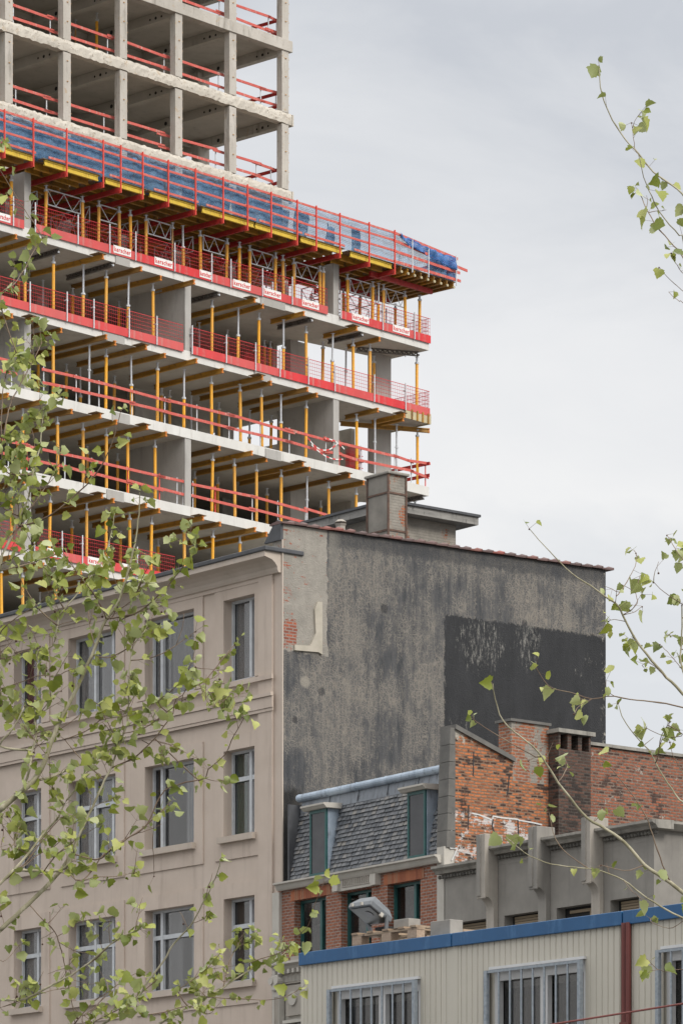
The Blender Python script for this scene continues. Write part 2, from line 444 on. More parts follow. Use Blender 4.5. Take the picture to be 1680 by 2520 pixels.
for i, z in enumerate(oz):
    smooth_top = (i >= 2)
    if smooth_top:
        MB().box(OU0, OU1+0.05, OV-0.06, OV+0.35, z-0.5, z).build('edge_beam', M_COLD, oldb, bevel=0.015)
    else:
        rough_beam(OU0, OU1+0.02, OV-0.03, OV+0.35, z-0.48, z, 0.028).build('edge_beam', M_CROUGH, oldb)
        MB().box(OU1+0.03, OU1+0.12, OV-0.05, OV+0.3, z-0.52, z-0.02).build('corner_block', M_CROUGH, oldb); MB().box(OU1+0.03, OU1+0.12, OV+0.36, OV+0.8, z-0.6, z-0.2).build('corner_block', M_CROUGH, oldb)
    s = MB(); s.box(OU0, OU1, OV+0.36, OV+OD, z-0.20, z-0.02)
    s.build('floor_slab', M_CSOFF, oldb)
    for k, u in enumerate(ocu):
        x = MB().box(u-0.16, u+0.16, OV+0.37, OV+OD-0.1, z-0.62, z-0.21).mark(1)
        for v, rr in ((4.9,.05), (5.25,.07), (5.6,.05), (8.0,.09)): x.tube([(u-0.166, v, z-0.45), (u-0.159, v, z-0.45)], rr, 8)   # duct holes: the shade inside them painted as dark discs
        x.build('rib', [M_COLD if k == 8 else M_CSOFF, M_DARK], oldb)
    for v in (7.5, 11.0, 15):
        for a in ocu[:-1]: s2 = None
    for v in (9.5, 15.0): MB().box(OU0, OU1-0.2, v, v+0.25, z-0.45, z-0.205).build('cross_beam', M_CSOFF, oldb)
zb = [Z1] + oz
for k, u in enumerate(ocu):
    for j in range(4):
        x = MB(); t = []
        z0 = zb[j] + (0 if j else 0); z1 = oz[j] - (0.48 if j < 2 else 0.5) - (0.04 if j < 2 else 0.002)
        z0 += 0.004 if j == 0 else 0.02
        uu = min(u, OU1-0.26)
        x.box(uu-0.215, uu+0.215, OV-0.0, OV+0.32, z0, z1)
        for q in range(6):
            zz = z0 + 0.35 + q*(z1-z0-0.5)/5.5
            t.append((uu+0.217, uu+0.27, OV+0.02, OV+0.05, zz, zz+0.03))
            if q % 2: t.append((uu-0.02, uu+0.05, OV-0.04, OV-0.002, zz, zz+0.03))
        x.mark(1)
        for b_ in t: x.box(*b_)
        x.build('column', [M_COLD, M_TAN], oldb)
for z in oz[:-1]:
    for u in ocu[::2]: MB().box(u-0.2, u+0.2, OV+OD-1, OV+OD-0.5, z, z+2.68).build('inner_column', M_COLD, oldb)
    MB().box(OU0, TF.u(150, OV+OD-1.2), OV+OD-1.2, OV+OD-1.1, z, z+2.68).build('inner_wall', M_CSOFF, oldb)
for za, zc in ((oz[1]-2.8, oz[1]-0.46), (oz[2]-2.8, oz[2]-0.46), (Z1+0.01, oz[0]-0.46)): MB().box(TF.u(487,9.0), TF.u(515,9.0), 9.0, 9.4, za, zc).build('inner_column', M_COLD, oldb)

# ------------------------------------------------------------------ guardrails, fences
def guard_run(fr, pxs, v, z, label, group, cat='guardrail', heights=(0.50, 1.02), post_h=1.15, seed=0, splits=True, red=()):
    """posts at the given columns, boards that lap past them"""
    r = random.Random(seed)
    us = [fr.u(p, v) for p in pxs]
    t = fthing(fr, 'guardrail', label, cat, us[0], v, z, group)
    us = [u - us[0] for u in us]
    for i, u in enumerate(us):
        m = MB(); m.tube([(u,0.04,0),(u,0.04,post_h)], 0.028, 6); m.box(u-0.06,u+0.06,-0.02,0.1,0,0.02); m.box(u-0.02,u+0.02,-0.03,0.02,heights[0]-0.02,heights[0]+0.06)
        m.build('post', M_REDPOST if i in red else M_STEEL, t)
    for hh in heights:
        i = 0
        while i < len(us)-1:
            n = min(len(us)-1, i + r.choice((1,2,2)))
            a = us[i] - r.uniform(0.1,0.35); b = us[n] + r.uniform(0.05,0.3)
            e = r.uniform(-0.045,0.045)
            MB().bar((a, -0.02 + 0.035*(i%2)*-1, hh + e), (b, -0.02 - 0.035*(i%2), hh - e*1.5), 0.03, 0.115).build('board', M_REDBD, t)
            i = n
    return t
G = 'red board guardrails along the concrete floors'
guard_run(TF, [-60, 30], 0.12, LZ[3], 'two red boards on grey posts at the far left, third floor edge under the netting', G, seed=1)
guard_run(TF, [109,189,245,326,407,486,565,642,713,803,828], 0.12, LZ[3], 'long double red board guardrail crossing the third floor edge below the blue netting', G, seed=2)
guard_run(TF, [836,889,973,1013,1048], 0.12, LZ[3], 'short red board guardrail at the right end, level with the chimney top', G, seed=3, red=(0,4))
guard_run(TF, [-50,22,68,161,227,316,394,437,452], 0.12, LZ[4], 'faded red double board guardrail left of the cross wall, fourth floor edge down', G, seed=4, red=(2,5,6))
guard_run(TF, [476,531,622,685,753,830,905,980,1048], 0.12, LZ[4], 'red double board guardrail passing behind the roof with the brick chimney', G, seed=5, red=(1,))
G2 = 'red guardrails inside the old skeleton'
for j, (pp, nm) in enumerate((([-60,40,116,257,397,532,632,668], 'lowest open storey of the old skeleton'),
                              ([-80,34,125,266,405,539,643,680], 'middle storey of the old skeleton'),
                              ([300,420,541,662,682], 'topmost visible storey of the old skeleton'))):
    guard_run(TF, pp, OV+0.62, oz[j], 'red board railing inside the '+nm, G2, seed=11+j, heights=(0.45, 1.0), post_h=1.1)
for j, z in enumerate(oz[:3]):
    t = fthing(TF, 'guardrail', 'dark red side boards running back at the right end of the old skeleton, %s storey' % ('lowest','middle','upper')[j], 'guardrail', OU1-0.3, OV+0.5, z, G2)
    MB().bar((0,0,0.98),(-0.1,4.5,0.98),0.035,0.15).build('board', M_REDST, t)
    MB().bar((0,0,0.4),(-0.1,4.5,0.4),0.035,0.15).build('board', M_REDST, t)
t = fthing(TF, 'guardrail', 'red boards wrapping the right end of the floor beside the chimney', 'guardrail', -0.08, 0.2, LZ[3], G)
MB().bar((0,-0.3,1.03),(0,2.4,1.03),0.035,0.15).build('board', M_REDST, t); MB().bar((0,-0.3,0.5),(0,2.4,0.5),0.035,0.15).build('board', M_REDST, t)
MB().tube([(-0.04,2.2,0),(-0.04,2.2,1.15)],0.028,6).build('post', M_REDPOST, t)

_txt = {}
def text_mesh(s, size, depth=0.004, bold=0.0035):
    key = (s, size)
    if key in _txt: return _txt[key]
    cu = bpy.data.curves.new('lettering', 'FONT'); cu.body = s; cu.size = size; cu.extrude = depth; cu.offset = bold
    cu.space_character = 1.12; cu.align_x = 'CENTER'; cu.align_y = 'CENTER'; cu.resolution_u = 2
    o = bpy.data.objects.new('lettering', cu); COL.objects.link(o)
    dg = bpy.context.evaluated_depsgraph_get(); dg.update()
    me = bpy.data.meshes.new_from_object(o.evaluated_get(dg))
    bpy.data.objects.remove(o); me.name = 'lettering'
    me.transform(Matrix.Rotation(math.radians(90), 4, 'X'))
    me.materials.clear(); me.materials.append(M_LETTER)
    _txt[key] = me
    return me
def mesh_panel(fr, p0, p1, v, z, label, group, signs=(), toe=0.26, top=1.02, post=True, spacing=0.115):
    u0, u1 = fr.u(p0, v), fr.u(p1, v); L = u1-u0
    t = fthing(fr, 'mesh_barrier', label, 'barrier', u0, v, z, group)
    m = MB(); n = max(2, int(L/spacing)); g = 0.007
    for k in range(n+1):
        x = 0.02 + (L-0.04)*k/n; m.box(x-g/2, x+g/2, -g/2, g/2, toe, top)
    m.box(0, L, -0.012, 0.012, top-0.02, top)
    for q in range(1, 5): m.box(0, L, -0.009, 0.009, toe+(top-toe)*q/5-0.005, toe+(top-toe)*q/5+0.005)
    m.build('mesh', M_REDWIRE, t, fix=False)
    MB().box(0.01, L-0.01, -0.05, -0.02, -0.10, toe-0.015).build('toe_board', M_REDTOE, t)
    if post:
        m = MB(); m.tube([(0,-0.075,-0.12),(0,-0.075,top+0.06)], 0.032, 6); m.box(-0.05,0.05,-0.09,0.06,top-0.3,top-0.26)
        m.build('post', M_STEEL, t)
    for a, b in signs:
        x0, x1 = fr.u(a, v)-u0, fr.u(b, v)-u0
        s = MB().box(x0, x1, -0.062, -0.052, -0.03, toe+0.02).build('sign', M_WHITE, t)
        me = text_mesh('kerscher', 0.30)
        o = bpy.data.objects.new('lettering', me); COL.objects.link(o); o.parent = s
        o.location = ((x0+x1)/2, -0.068, (toe-0.02)/2)
        wd = max(vv.co.x for vv in me.vertices)-min(vv.co.x for vv in me.vertices)
        o.scale = ((x1-x0)*0.92/wd, 1, 0.92)
    return t
def panel_runs(fr, runs, v, z, where, group, signs=()):
    ps = [(a, b) for r in runs for a, b in zip(r, r[1:])]
    n = len(ps)
    for i, (a, b) in enumerate(ps):
        sg = [s for s in signs if a <= (s[0]+s[1])/2 < b]
        sg = [(max(s[0], a+1), min(s[1], b-1)) for s in sg]
        extra = ' with white sign' if sg else ''
        mesh_panel(fr, a, b, v, z, 'red mesh barrier%s, %s, %s' % (extra, ordn(i+1, n), where), group, sg)
panel_runs(TF, [[-60,30,58],[84,189,267,331,427,518,565,643,716,805],[836,939,1017,1058]], -0.03, LZ[1], 'signed floor under the netting', 'red mesh barriers on the top floor',
    [(-12,23),(277,320),(378,422),(489,533),(571,614),(647,689),(741,782),(864,905),(964,1005)])
panel_runs(TF, [[-60,-10,71,162,228,315,383,450],[470,554,626,686,756,821,918,995,1056]], -0.03, LZ[2], 'floor below the signed one', 'red mesh barriers one floor down')
panel_runs(TF, [[-60,58],[82,150,200,265,335,430]], -0.03, LZ[5], 'floor just above the parapet', 'red mesh barriers behind the branches', [(114,153),(214,258),(298,332)])
for i in (1, 2):
    t = thing('mesh_barrier', 'red mesh barrier running back along the right end of the %s' % ('signed floor','floor below the signs'), 'barrier', TF.w(-0.02, 0.02, LZ[i]), TF.ang + math.pi/2) if False else None
    t = fthing(TF, 'mesh_barrier', 'red mesh barrier turning back round the right end of the %s' % (('floor with lettered signs','floor below the lettered signs')[i-1]), 'barrier', -0.02, 0, LZ[i], 'red mesh end barriers')
    m = MB()
    for k in range(26): m.box(-0.006, 0.006, 0.03+k*0.09-0.006, 0.03+k*0.09+0.006, 0.3, 1.02)
    for q in range(5): m.box(-0.009, 0.009, 0.02, 2.3, 0.3+q*0.175, 0.316+q*0.175)
    m.build('mesh', M_REDWIRE, t, fix=False); MB().box(0, 0.03, 0.0, 2.3, -0.1, 0.28).build('toe_board', M_REDTOE, t)

# ------------------------------------------------------------------ props
def prop_master(kind, H):
    t = thing('formwork_prop', 'x', 'prop')
    yl = {'A': 0.90, 'B': 0.55, 'C': 0.0, 'D': 0.9}[kind]
    r = 0.068 if kind in 'AB' else 0.04
    if kind in 'ABD':
        MB().tube([(0,0,0.02),(0,0,H*yl)], r, 8).build('outer_tube', M_ORANGE if kind != 'D' else M_TAN, t, smooth=False)
    MB().tube([(0,0,H*yl+0.0),(0,0,H-0.012)], 0.045, 8).build('inner_tube', M_STEEL, t)
    m = MB(); zc = H*yl if yl else H*0.62
    m.tube([(0,0,zc-0.06),(0,0,zc+0.02)], r+0.025, 8); m.bar((-0.11,0,zc-0.02),(0.11,0,zc-0.02),0.025,0.025)
    m.build('collar', M_STEEL, t)
    MB().box(-0.08,0.08,-0.08,0.08,0.003,0.018).build('base_plate', M_STEEL, t); MB().box(-0.07,0.07,-0.07,0.07,H-0.012,H-0.002).build('head_plate', M_STEEL, t)
    return t
PH = FLH - TH - 0.2
masters = {}
def place_prop(kind, px, v, z, H, label, group):
    key = (kind, H)
    u = TF.u(px, v); loc = TF.w(u, v, z)
    if key not in masters:
        masters[key] = t = prop_master(kind, H); t.location = loc; t.rotation_euler = (0,0,TF.ang); t['label'] = label; t['group'] = group
    else: t = dup(masters[key], loc, TF.ang, label, group)
    # props lean a hair out of true
    t.rotation_euler = (rp.uniform(-0.012,0.012), rp.uniform(-0.018,0.018), TF.ang + rp.uniform(-0.3,0.3))
    return t
rp = random.Random(5)
S = {
 1: ([(27,'A'),(112,'A'),(204,'A'),(242,'A'),(294,'A'),(322,'A'),(359,'A'),(424,'D'),(451,'B'),(493,'A'),(557,'A'),(588,'A'),(614,'A'),(676,'A'),(697,'A'),(724,'A'),(787,'A'),(795,'A'),(855,'A'),(916,'A'),(930,'B'),(943,'A'),(998,'A'),(1032,'A')],
     [(104,'A'),(138,'A'),(211,'A'),(345,'A'),(398,'A'),(520,'A'),(640,'A'),(846,'A'),(884,'A'),(972,'A')]),
 2: ([(62,'B'),(131,'A'),(204,'B'),(260,'A'),(314,'B'),(377,'A'),(521,'A'),(585,'B'),(636,'A'),(697,'B'),(754,'A'),(816,'B'),(869,'A'),(910,'A'),(1025,'A')],
     [(45,'A'),(105,'B'),(178,'A'),(292,'A'),(337,'A'),(490,'B'),(558,'A'),(650,'A'),(664,'A'),(793,'A'),(850,'C'),(920,'A')]),
 3: ([(44,'B'),(131,'A'),(219,'C'),(260,'A'),(324,'B'),(387,'A'),(452,'B'),(521,'A'),(592,'A'),(645,'A'),(691,'B'),(752,'A'),(878,'A'),(922,'C'),(976,'C'),(1027,'A')],
     [(92,'A'),(162,'A'),(198,'B'),(279,'A'),(396,'A'),(418,'A'),(471,'C'),(539,'A'),(613,'B'),(665,'A')]),
 4: ([(55,'A'),(142,'A'),(205,'A'),(262,'A'),(314,'A'),(382,'A'),(521,'A'),(578,'A'),(631,'A'),(691,'A'),(755,'C'),(809,'A'),(876,'A'),(1020,'A')],
     [(44,'A'),(214,'A'),(289,'A'),(478,'A'),(535,'A'),(657,'A'),(789,'A')]),
 5: ([(28,'A'),(121,'A'),(213,'A'),(262,'A'),(320,'A'),(371,'A'),(454,'A'),(522,'A'),(590,'A')],
     [(175,'A'),(295,'A'),(389,'A')]),
 6: ([(4,'A'),(57,'A'),(136,'A'),(195,'A'),(250,'A')],
     [(100,'C'),(165,'A')]),
}
WH = {1:'storey directly under the netting', 2:'storey below the lettered signs', 3:'third storey under the netting', 4:'fourth storey under the netting', 5:'storey just above the plastered roof', 6:'lowest storey behind the leaves'}
KN = {'A':'orange', 'B':'half grey orange', 'C':'thin grey', 'D':'rusty tan'}
for i, (fr_, re_) in S.items():
    H = PH if i > 1 else 2.0
    for row, rn, v in ((fr_, 'front', 0.62 if i > 1 else 0.16), (re_, 'rear', 3.6)):
        for k, (p, kd) in enumerate(row):
            vv = v
            if row is re_ and p > (735 if i < 3 else 880): vv = 1.9
            lb = '%s prop, %s in %s row, %s' % (KN[kd], ordn(k+1, len(row)), rn, WH[i])
            place_prop(kd, p, vv, LZ[i], H, lb, 'formwork props of the %s' % WH[i])
# ---- timber and steel beams on the props
def beam_master(kind):
    if kind == 'y':
        m = MB(); W = 0.055
        m.box(-W, W, 0, 4.2, 0, 0.045).box(-0.022, 0.022, 0, 4.2, 0.046, 0.154).box(-W, W, 0, 4.2, 0.155, 0.198)
        o = m.build('timber_beam', M_WOODY)
        e = MB().box(-W-0.003, W+0.003, -0.006, 0.05, -0.003, 0.05).box(-0.025, 0.025, -0.006, 0.04, 0.051, 0.15).box(-W-0.003, W+0.003, -0.006, 0.05, 0.151, 0.199).build('end_cap', M_ENDCAP, o)
    else:
        m = MB()
        m.box(-0.06, 0.06, 0, 2.9, 0, 0.035).box(-0.06, 0.06, 0, 2.9, 0.163, 0.198)
        n = 13
        for k in range(n):
            a = 2.9*k/n; b = 2.9*(k+1)/n; mid = (a+b)/2
            m.bar((0, a+0.02, 0.03), (0, mid, 0.17), 0.09, 0.05); m.bar((0, mid, 0.17), (0, b-0.02, 0.03), 0.09, 0.05)
        o = m.build('steel_beam', M_DMETAL)
        MB().tube([(0,-0.05,0.06),(0,0.02,0.06)], 0.045, 6).build('end_bracket', M_STEEL, o)
    return o
BM = {}
B = {
 2: [(40,.1,'y'),(84,.2,'y'),(143,-.2,'p'),(254,.55,'y'),(277,0,'p'),(348,.4,'y'),(396,0,'y'),(478,.6,'y'),(538,0,'p'),(627,.45,'y'),(647,.05,'y'),(748,.5,'y'),(767,.05,'p'),(878,.5,'y'),(891,0,'p'),(934,0,'y')],
 3: [(30,.2,'y'),(84,.5,'y'),(101,.1,'y'),(151,0,'y'),(262,.6,'y'),(284,.15,'y'),(360,.6,'y'),(406,.2,'y'),(484,.55,'y'),(548,.2,'y'),(646,.6,'y'),(667,.2,'y'),(757,.6,'y'),(780,.2,'y'),(930,.3,'y'),(995,.5,'y'),(992,.0,'y')],
 4: [(20,.3,'y'),(100,.4,'y'),(177,.2,'y'),(248,.5,'y'),(287,.2,'y'),(363,.5,'y'),(409,.2,'y'),(540,0,'y'),(620,.4,'y'),(656,.0,'y'),(746,.55,'y'),(762,.1,'y'),(860,.5,'y'),(895,.0,'y'),(1042,0,'p')],
 5: [(60,.2,'y'),(143,.2,'y'),(252,.5,'y'),(280,.2,'y'),(360,.5,'y'),(392,.2,'y'),(500,.5,'y'),(542,.2,'y'),(628,.5,'y'),(656,.2,'y')],
 6: [(26,.4,'y'),(107,.3,'y'),(200,.4,'y'),(262,.5,'y'),(305,.3,'y')],
}
rb = random.Random(9)
for i, lst in B.items():
    for k, (p, wv, kd) in enumerate(lst):
        v = -wv; u = TF.u(p, v); z = LZ[i-1] - TH - 0.204
        lim = 2.0 if p > (735 if i == 2 else 880) else 4.1
        if kd not in BM: o = BM[kd] = beam_master(kd)
        else:
            o = BM[kd].copy(); COL.objects.link(o)
            for ch in list(BM[kd].children): c = ch.copy(); COL.objects.link(c); c.parent = o
        o.location = TF.w(u, v, z); o.rotation_euler = (0, 0, TF.ang + rb.uniform(-0.06, 0.04))
        if lim < 4: o.scale = (1, lim/ (4.2 if kd == 'y' else 2.9), 1)
        for pr in [ch for ch in o.children if ch.name.startswith('plywood')]: bpy.data.objects.remove(pr)
        tag(o, '%s beam, %s, ceiling of %s' % ('ochre timber' if kd == 'y' else 'dark latticed steel', ordn(k+1, len(lst)), WH[i]), 'beam', 'beams propped under the concrete floors')
# one long beam at the corner lying across, and one dark lattice beam along the right end
for i, kd, lb, py in ((3, 'y', 'long yellow beam poking out past the right corner over the lower guardrail', 0), (2, 'p', 'dark lattice beam across the right end under the signed floor', 0)):
    o = BM[kd].copy(); COL.objects.link(o)
    for ch in BM[kd].children: c = ch.copy(); COL.objects.link(c); c.parent = o
    if kd == 'y': o.location = TF.w(0.42, 0.35, LZ[2]-TH-0.31); o.rotation_euler = (0,0,TF.ang + math.radians(62)); 
    else: o.location = TF.w(-0.15, 0.5, LZ[1]-TH-0.204); o.rotation_euler = (0,0,TF.ang + math.radians(60))
    tag(o, lb, 'beam', 'beams propped under the concrete floors')
# plywood offcuts lying on the projecting beams
for i, lst in B.items():
    q = [x for x in lst if x[2] == 'y' and x[1] >= 0.45]
    for k, (p, wv, kd) in enumerate(q):
        if k % 2 and i != 4: continue
        u = TF.u(p, -wv); o = MB().box(-0.28, 0.16, -0.04, wv-0.03, 0.0, 0.025).build('plywood_sheet', M_PLY)
        o.location = TF.w(u, -wv, LZ[i-1]-TH-0.001 + 0.0); o.rotation_euler = (0, math.radians(2), TF.ang)
        tag(o, 'brown plywood offcut, %s, on beam end, %s' % (ordn(k+1, len(q)), WH[i]), 'plywood', 'plywood offcuts on beam ends')

# ------------------------------------------------------------------ deck formwork tables with edge protection
GV = -1.2
zD = TF.z(702, 566, GV); zT = TF.z(702, 486, GV); GH = zT - zD
tabs = [((-60,86),(7,78)), ((114,245),(160,250)), ((264,358.7),(293,347)), ((373,487),(410,477)), ((502,628),(545,605)), ((632,735),(663,727)), ((744,845),(774,832)), ((866,967),(904,967))]
for k, ((a, b), posts) in enumerate(tabs):
    u0, u1 = TF.u(a, GV), TF.u(b, GV); L = u1-u0
    t = fthing(TF, 'formwork_table', 'red and yellow formwork table, %s, above the signed floor' % ordn(k+1, 9), 'formwork', u0, GV, zD, 'formwork tables in a row under the blue netting')
    nb = 9
    for j in range(nb):
        y = 0.12 + j*0.56; W = 0.05
        zq = -0.30 if j else -0.26
        m = MB().box(0,L,y-W,y+W,zq,zq+0.05).box(0,L,y-0.02,y+0.02,zq+0.051,-0.086).box(0,L,y-W,y+W,-0.085,-0.035)
        m.build('beam', M_YBEAM if j < 1 else M_WOODY, t)
    MB().box(-0.15, L+0.1, 0.02, 4.9, -0.032, -0.008).build('deck', M_PLY, t)
    for p in posts:
        x = TF.u(p, GV)-u0
        MB().box(x-0.05, x+0.05, -0.05, 4.7, -0.50, -0.305).build('girder', M_REDST, t)
        m = MB().box(x-0.022, x+0.022, -0.13, -0.07, -0.50, GH+0.03); m.box(x-0.03,x+0.03,-0.13,0.05,-0.53,-0.505)
        m.build('guard_post', M_REDPOST, t)
    x0 = (TF.u(tabs[k-1][1][1], GV)-u0) if k else -0.5
    x1 = TF.u(posts[1], GV)-u0
    r = random.Random(k)
    for q, hh in enumerate((0.07, 0.52, 0.98, GH-0.06)):
        e0, e1 = r.uniform(-0.02,0.02), r.uniform(-0.02,0.02)
        if q == 0: xa, xb = 0.1, L-0.05+r.uniform(-0.1,0.3)
        else: xa, xb = x0-0.1, x1+r.uniform(0.05,0.4)
        MB().bar((xa, -0.03-0.02*(q%2)+(0.036 if k%2 else 0)*0, hh+e0), (xb, -0.032-0.02*(q%2), hh+e1), 0.028, 0.09).build('guard_board', M_REDBD, t)
# last table: beams at right angles, over the corner
u0 = TF.u(985, GV); uE = TF.u(1121, GV); L = uE-u0
t = fthing(TF, 'formwork_table', 'corner formwork table with stepped timber beam ends, rightmost, under the bright blue sheet', 'formwork', u0, GV, zD, 'formwork tables in a row under the blue netting')
for j in range(9):
    x = 0.1 + j*(L-0.2)/8; W = 0.05
    MB().box(x-W,x+W,0.05,4.0,-0.30,-0.25).box(x-0.02,x+0.02,0.05,4.0,-0.249,-0.086).box(x-W,x+W,0.05,4.0,-0.085,-0.035).build('beam', M_WOODY, t)
    MB().tube([(x,0.0,-0.27),(x,0.06,-0.27)], 0.06, 8).build('beam_end', M_PPLY, t)
MB().box(-0.8, L+0.03, 0.02, 4.1, -0.032, -0.008).build('deck', M_PLY, t)
for y in (0.9, 3.4): MB().box(-1.0, L-0.6, y-0.06, y+0.06, -0.52, -0.305).build('girder', M_REDST, t)
for p, hh in ((1011, GH-0.15),(1051, GH-0.3),(1119, GH-0.25)):
    x = TF.u(p, GV)-u0; MB().tube([(x,-0.08,-0.2),(x,-0.08,hh)], 0.03, 6).build('guard_post', M_STEEL, t)
xs = TF.u(967, GV)-u0
for q, (z0, z1, xe) in enumerate(((0.07,0.07,0.3),(0.52,0.42,0.25),(0.98,0.62,0.75),(GH-0.06, GH-0.36,0.1))):
    MB().bar((xs, -0.03, z0),(L+xe, -0.03, z1),0.03,0.12).build('guard_board', M_REDBD, t)
for z in (0.5, 0.95): MB().bar((L,0,z),(L,3.8,z),0.03,0.12).build('guard_board', M_REDST, t)
# inner deck behind the tables
t = fthing(TF, 'formwork_deck', 'dark inner deck boarding behind the row of formwork tables', 'formwork', uL, 3.8, zD)
m = MB(); m.box(0, uA-uL, 0.0, 12, -0.03, -0.006); m.build('deck', M_PLY, t)
m = MB()
for j in range(18): m.box(0, uA-uL, 0.3+j*0.65, 0.4+j*0.65, -0.25, -0.035)
m.build('beam', M_WOODY, t)
# ---- aluminium truss frames between the props of the top storey
tr = [(117,198),(246,291),(364,420),(500,555),(618,672),(727,784),(861,912),(949,997)]
rt = random.Random(2)
def truss(u0, v0, z, L, rz, label, grp):
    t = thing('truss_frame', label, 'truss', TF.w(u0, v0, z), TF.ang + rz, grp)
    MB().tube([(0,0,0.62),(L,0,0.62)],0.027,6).build('chord', M_STEEL, t); MB().tube([(0,0,0),(L,0,0)],0.027,6).build('chord', M_STEEL, t)
    MB().tube([(0,0,0),(0,0,0.62)],0.025,6).build('end_post', M_STEEL, t); MB().tube([(L,0,0),(L,0,0.62)],0.025,6).build('end_post', M_STEEL, t)
    m = MB(); n = max(2, round(L/0.45)); n += n % 2
    for k in range(n):
        a, b = (0.02, 0.6) if k % 2 else (0.6, 0.02)
        m.tube([(L*k/n,0,a),(L*(k+1)/n,0,b)],0.016,5)
    m.build('brace', M_STEEL, t)
for k, (a, b) in enumerate(tr):
    ua_, ub_ = TF.u(a, 0.24), TF.u(b, 0.24)
    truss(ua_, 0.24, Z1+1.28, ub_-ua_, 0, 'silver lattice frame between props, %s in front row under the netting' % ordn(k+1, len(tr)), 'lattice frames between the props')
    truss(ua_-0.1, 0.75, Z1+1.28, 2.3, math.pi/2, 'silver lattice frame running inward, %s, storey under the netting' % ordn(k+1, len(tr)), 'lattice frames between the props')
    if k in (0,1,2,3,6,7): truss(ua_+0.5, 3.0, Z1+1.2, (ub_-ua_)*1.1, 0, 'rear silver lattice frame, %s, deep in the storey under the netting' % ordn((0,1,2,3,0,0,4,5)[k]+1, 6), 'lattice frames between the props')
# ---- nets
def cloth(fr, pts_top, pts_bot, v, name, mat, label, cat, n=60, rows=8, amp=0.10, seed=0, grp=None, sag=0.0):
    """pts: list of (px, z) along the run"""
    r = random.Random(seed)
    u0 = fr.u(pts_top[0][0], v); m = MB()
    T = [(fr.u(p, v)-u0, z) for p, z in pts_top]; Bt = [(fr.u(p, v)-u0, z) for p, z in pts_bot]
    def interp(P, x):
        for (a, za), (b, zb_) in zip(P, P[1:]):
            if x <= b: return za + (zb_-za)*(x-a)/(b-a)
        return P[-1][1]
    L = T[-1][0]; ph = [r.uniform(0, 6.28) for _ in range(6)]
    for j in range(rows+1):
        for i in range(n+1):
            x = L*i/n; zt, zb_ = interp(T, x), interp(Bt, x); f = j/rows
            y = amp*(0.5*math.sin(x*5.1+ph[0]+f*2)+0.3*math.sin(x*11.7+ph[1]-f*3)+0.3*math.sin(x*2.3+ph[2]+f*5)) + r.uniform(-1,1)*amp*0.25
            z = zb_ + (zt-zb_)*f - (sag*math.sin(math.pi*((x*1.3)%1)) if j == rows else 0) + r.uniform(-1,1)*amp*0.12
            m.v.append((x, y, z))
    for j in range(rows):
        for i in range(n):
            a = j*(n+1)+i; m.f.append((a, a+1, a+n+2, a+n+1))
    base = min(z for _, z in pts_bot)
    m.v = [(a, b, c-base) for a, b, c in m.v]
    o = m.build(name, mat, smooth=True, fix=False); o.location = fr.w(u0, v, base); o.rotation_euler = (0,0,fr.ang)
    s_ = o.modifiers.new('thickness', 'SOLIDIFY'); s_.thickness = 0.004
    tag(o, label, cat, grp)
    return o
cloth(TF, [(-80,zT-0.03),(984,zT-0.05)], [(-80,zD-0.02),(984,zD-0.05)], GV+0.12, 'safety_net', M_NET, 'long pale blue debris net hung behind the red railings across the tower', 'net', 260, 8, 0.05, 1)
segs = [(-70,76,.96),(80,160,.9),(162,250,.97),(252,326,.92),(328,408,.95),(412,476,.88),(478,566,.95),(568,660,.93),(664,712,.8),(722,757,.9),(800,826,.7),(866,884,.9)]
for k, (a, b, hgt) in enumerate(segs):
    cloth(TF, [(a,zD+GH*hgt),(b,zD+GH*(hgt-0.04))], [(a,zD-0.05),(b,zD-0.02-0.1*(k%3))], GV+0.34, 'tarpaulin', M_TARP, 'dark blue tarpaulin sheet, %s, hanging behind the pale net' % ordn(k+1, len(segs)), 'tarpaulin', 30, 8, 0.14, 20+k, 'dark blue sheets behind the net', 0.05)
cloth(TF, [(982,zT-0.03),(1010,zT-0.20),(1060,zT-0.42),(1121,zT-0.5)], [(982,zD-0.1),(1040,zD+0.02),(1121,zD+0.05)], GV+0.1, 'safety_net', M_NET, 'slack end of the pale blue net sagging at the right corner', 'net', 40, 8, 0.12, 41)
cloth(TF, [(984,zT+0.0),(1010,zT-0.13),(1060,zT-0.32),(1121,zT-0.36)], [(984,zT-0.22),(1010,zT-0.50),(1060,zT-0.70),(1121,zT-0.95)], GV-0.10, 'tarpaulin', M_TARPB, 'bright blue crumpled sheet bunched over the right corner railing', 'tarpaulin', 60, 6, 0.09, 42)
cloth(TF, [(1056,zT-0.45),(1119,zT-0.5)], [(1056,zD+0.08),(1119,zD+0.2)], GV+0.5, 'tarpaulin', M_TARPB, 'bright blue sheet hanging inside the corner railing by the sky', 'tarpaulin', 30, 6, 0.22, 43)
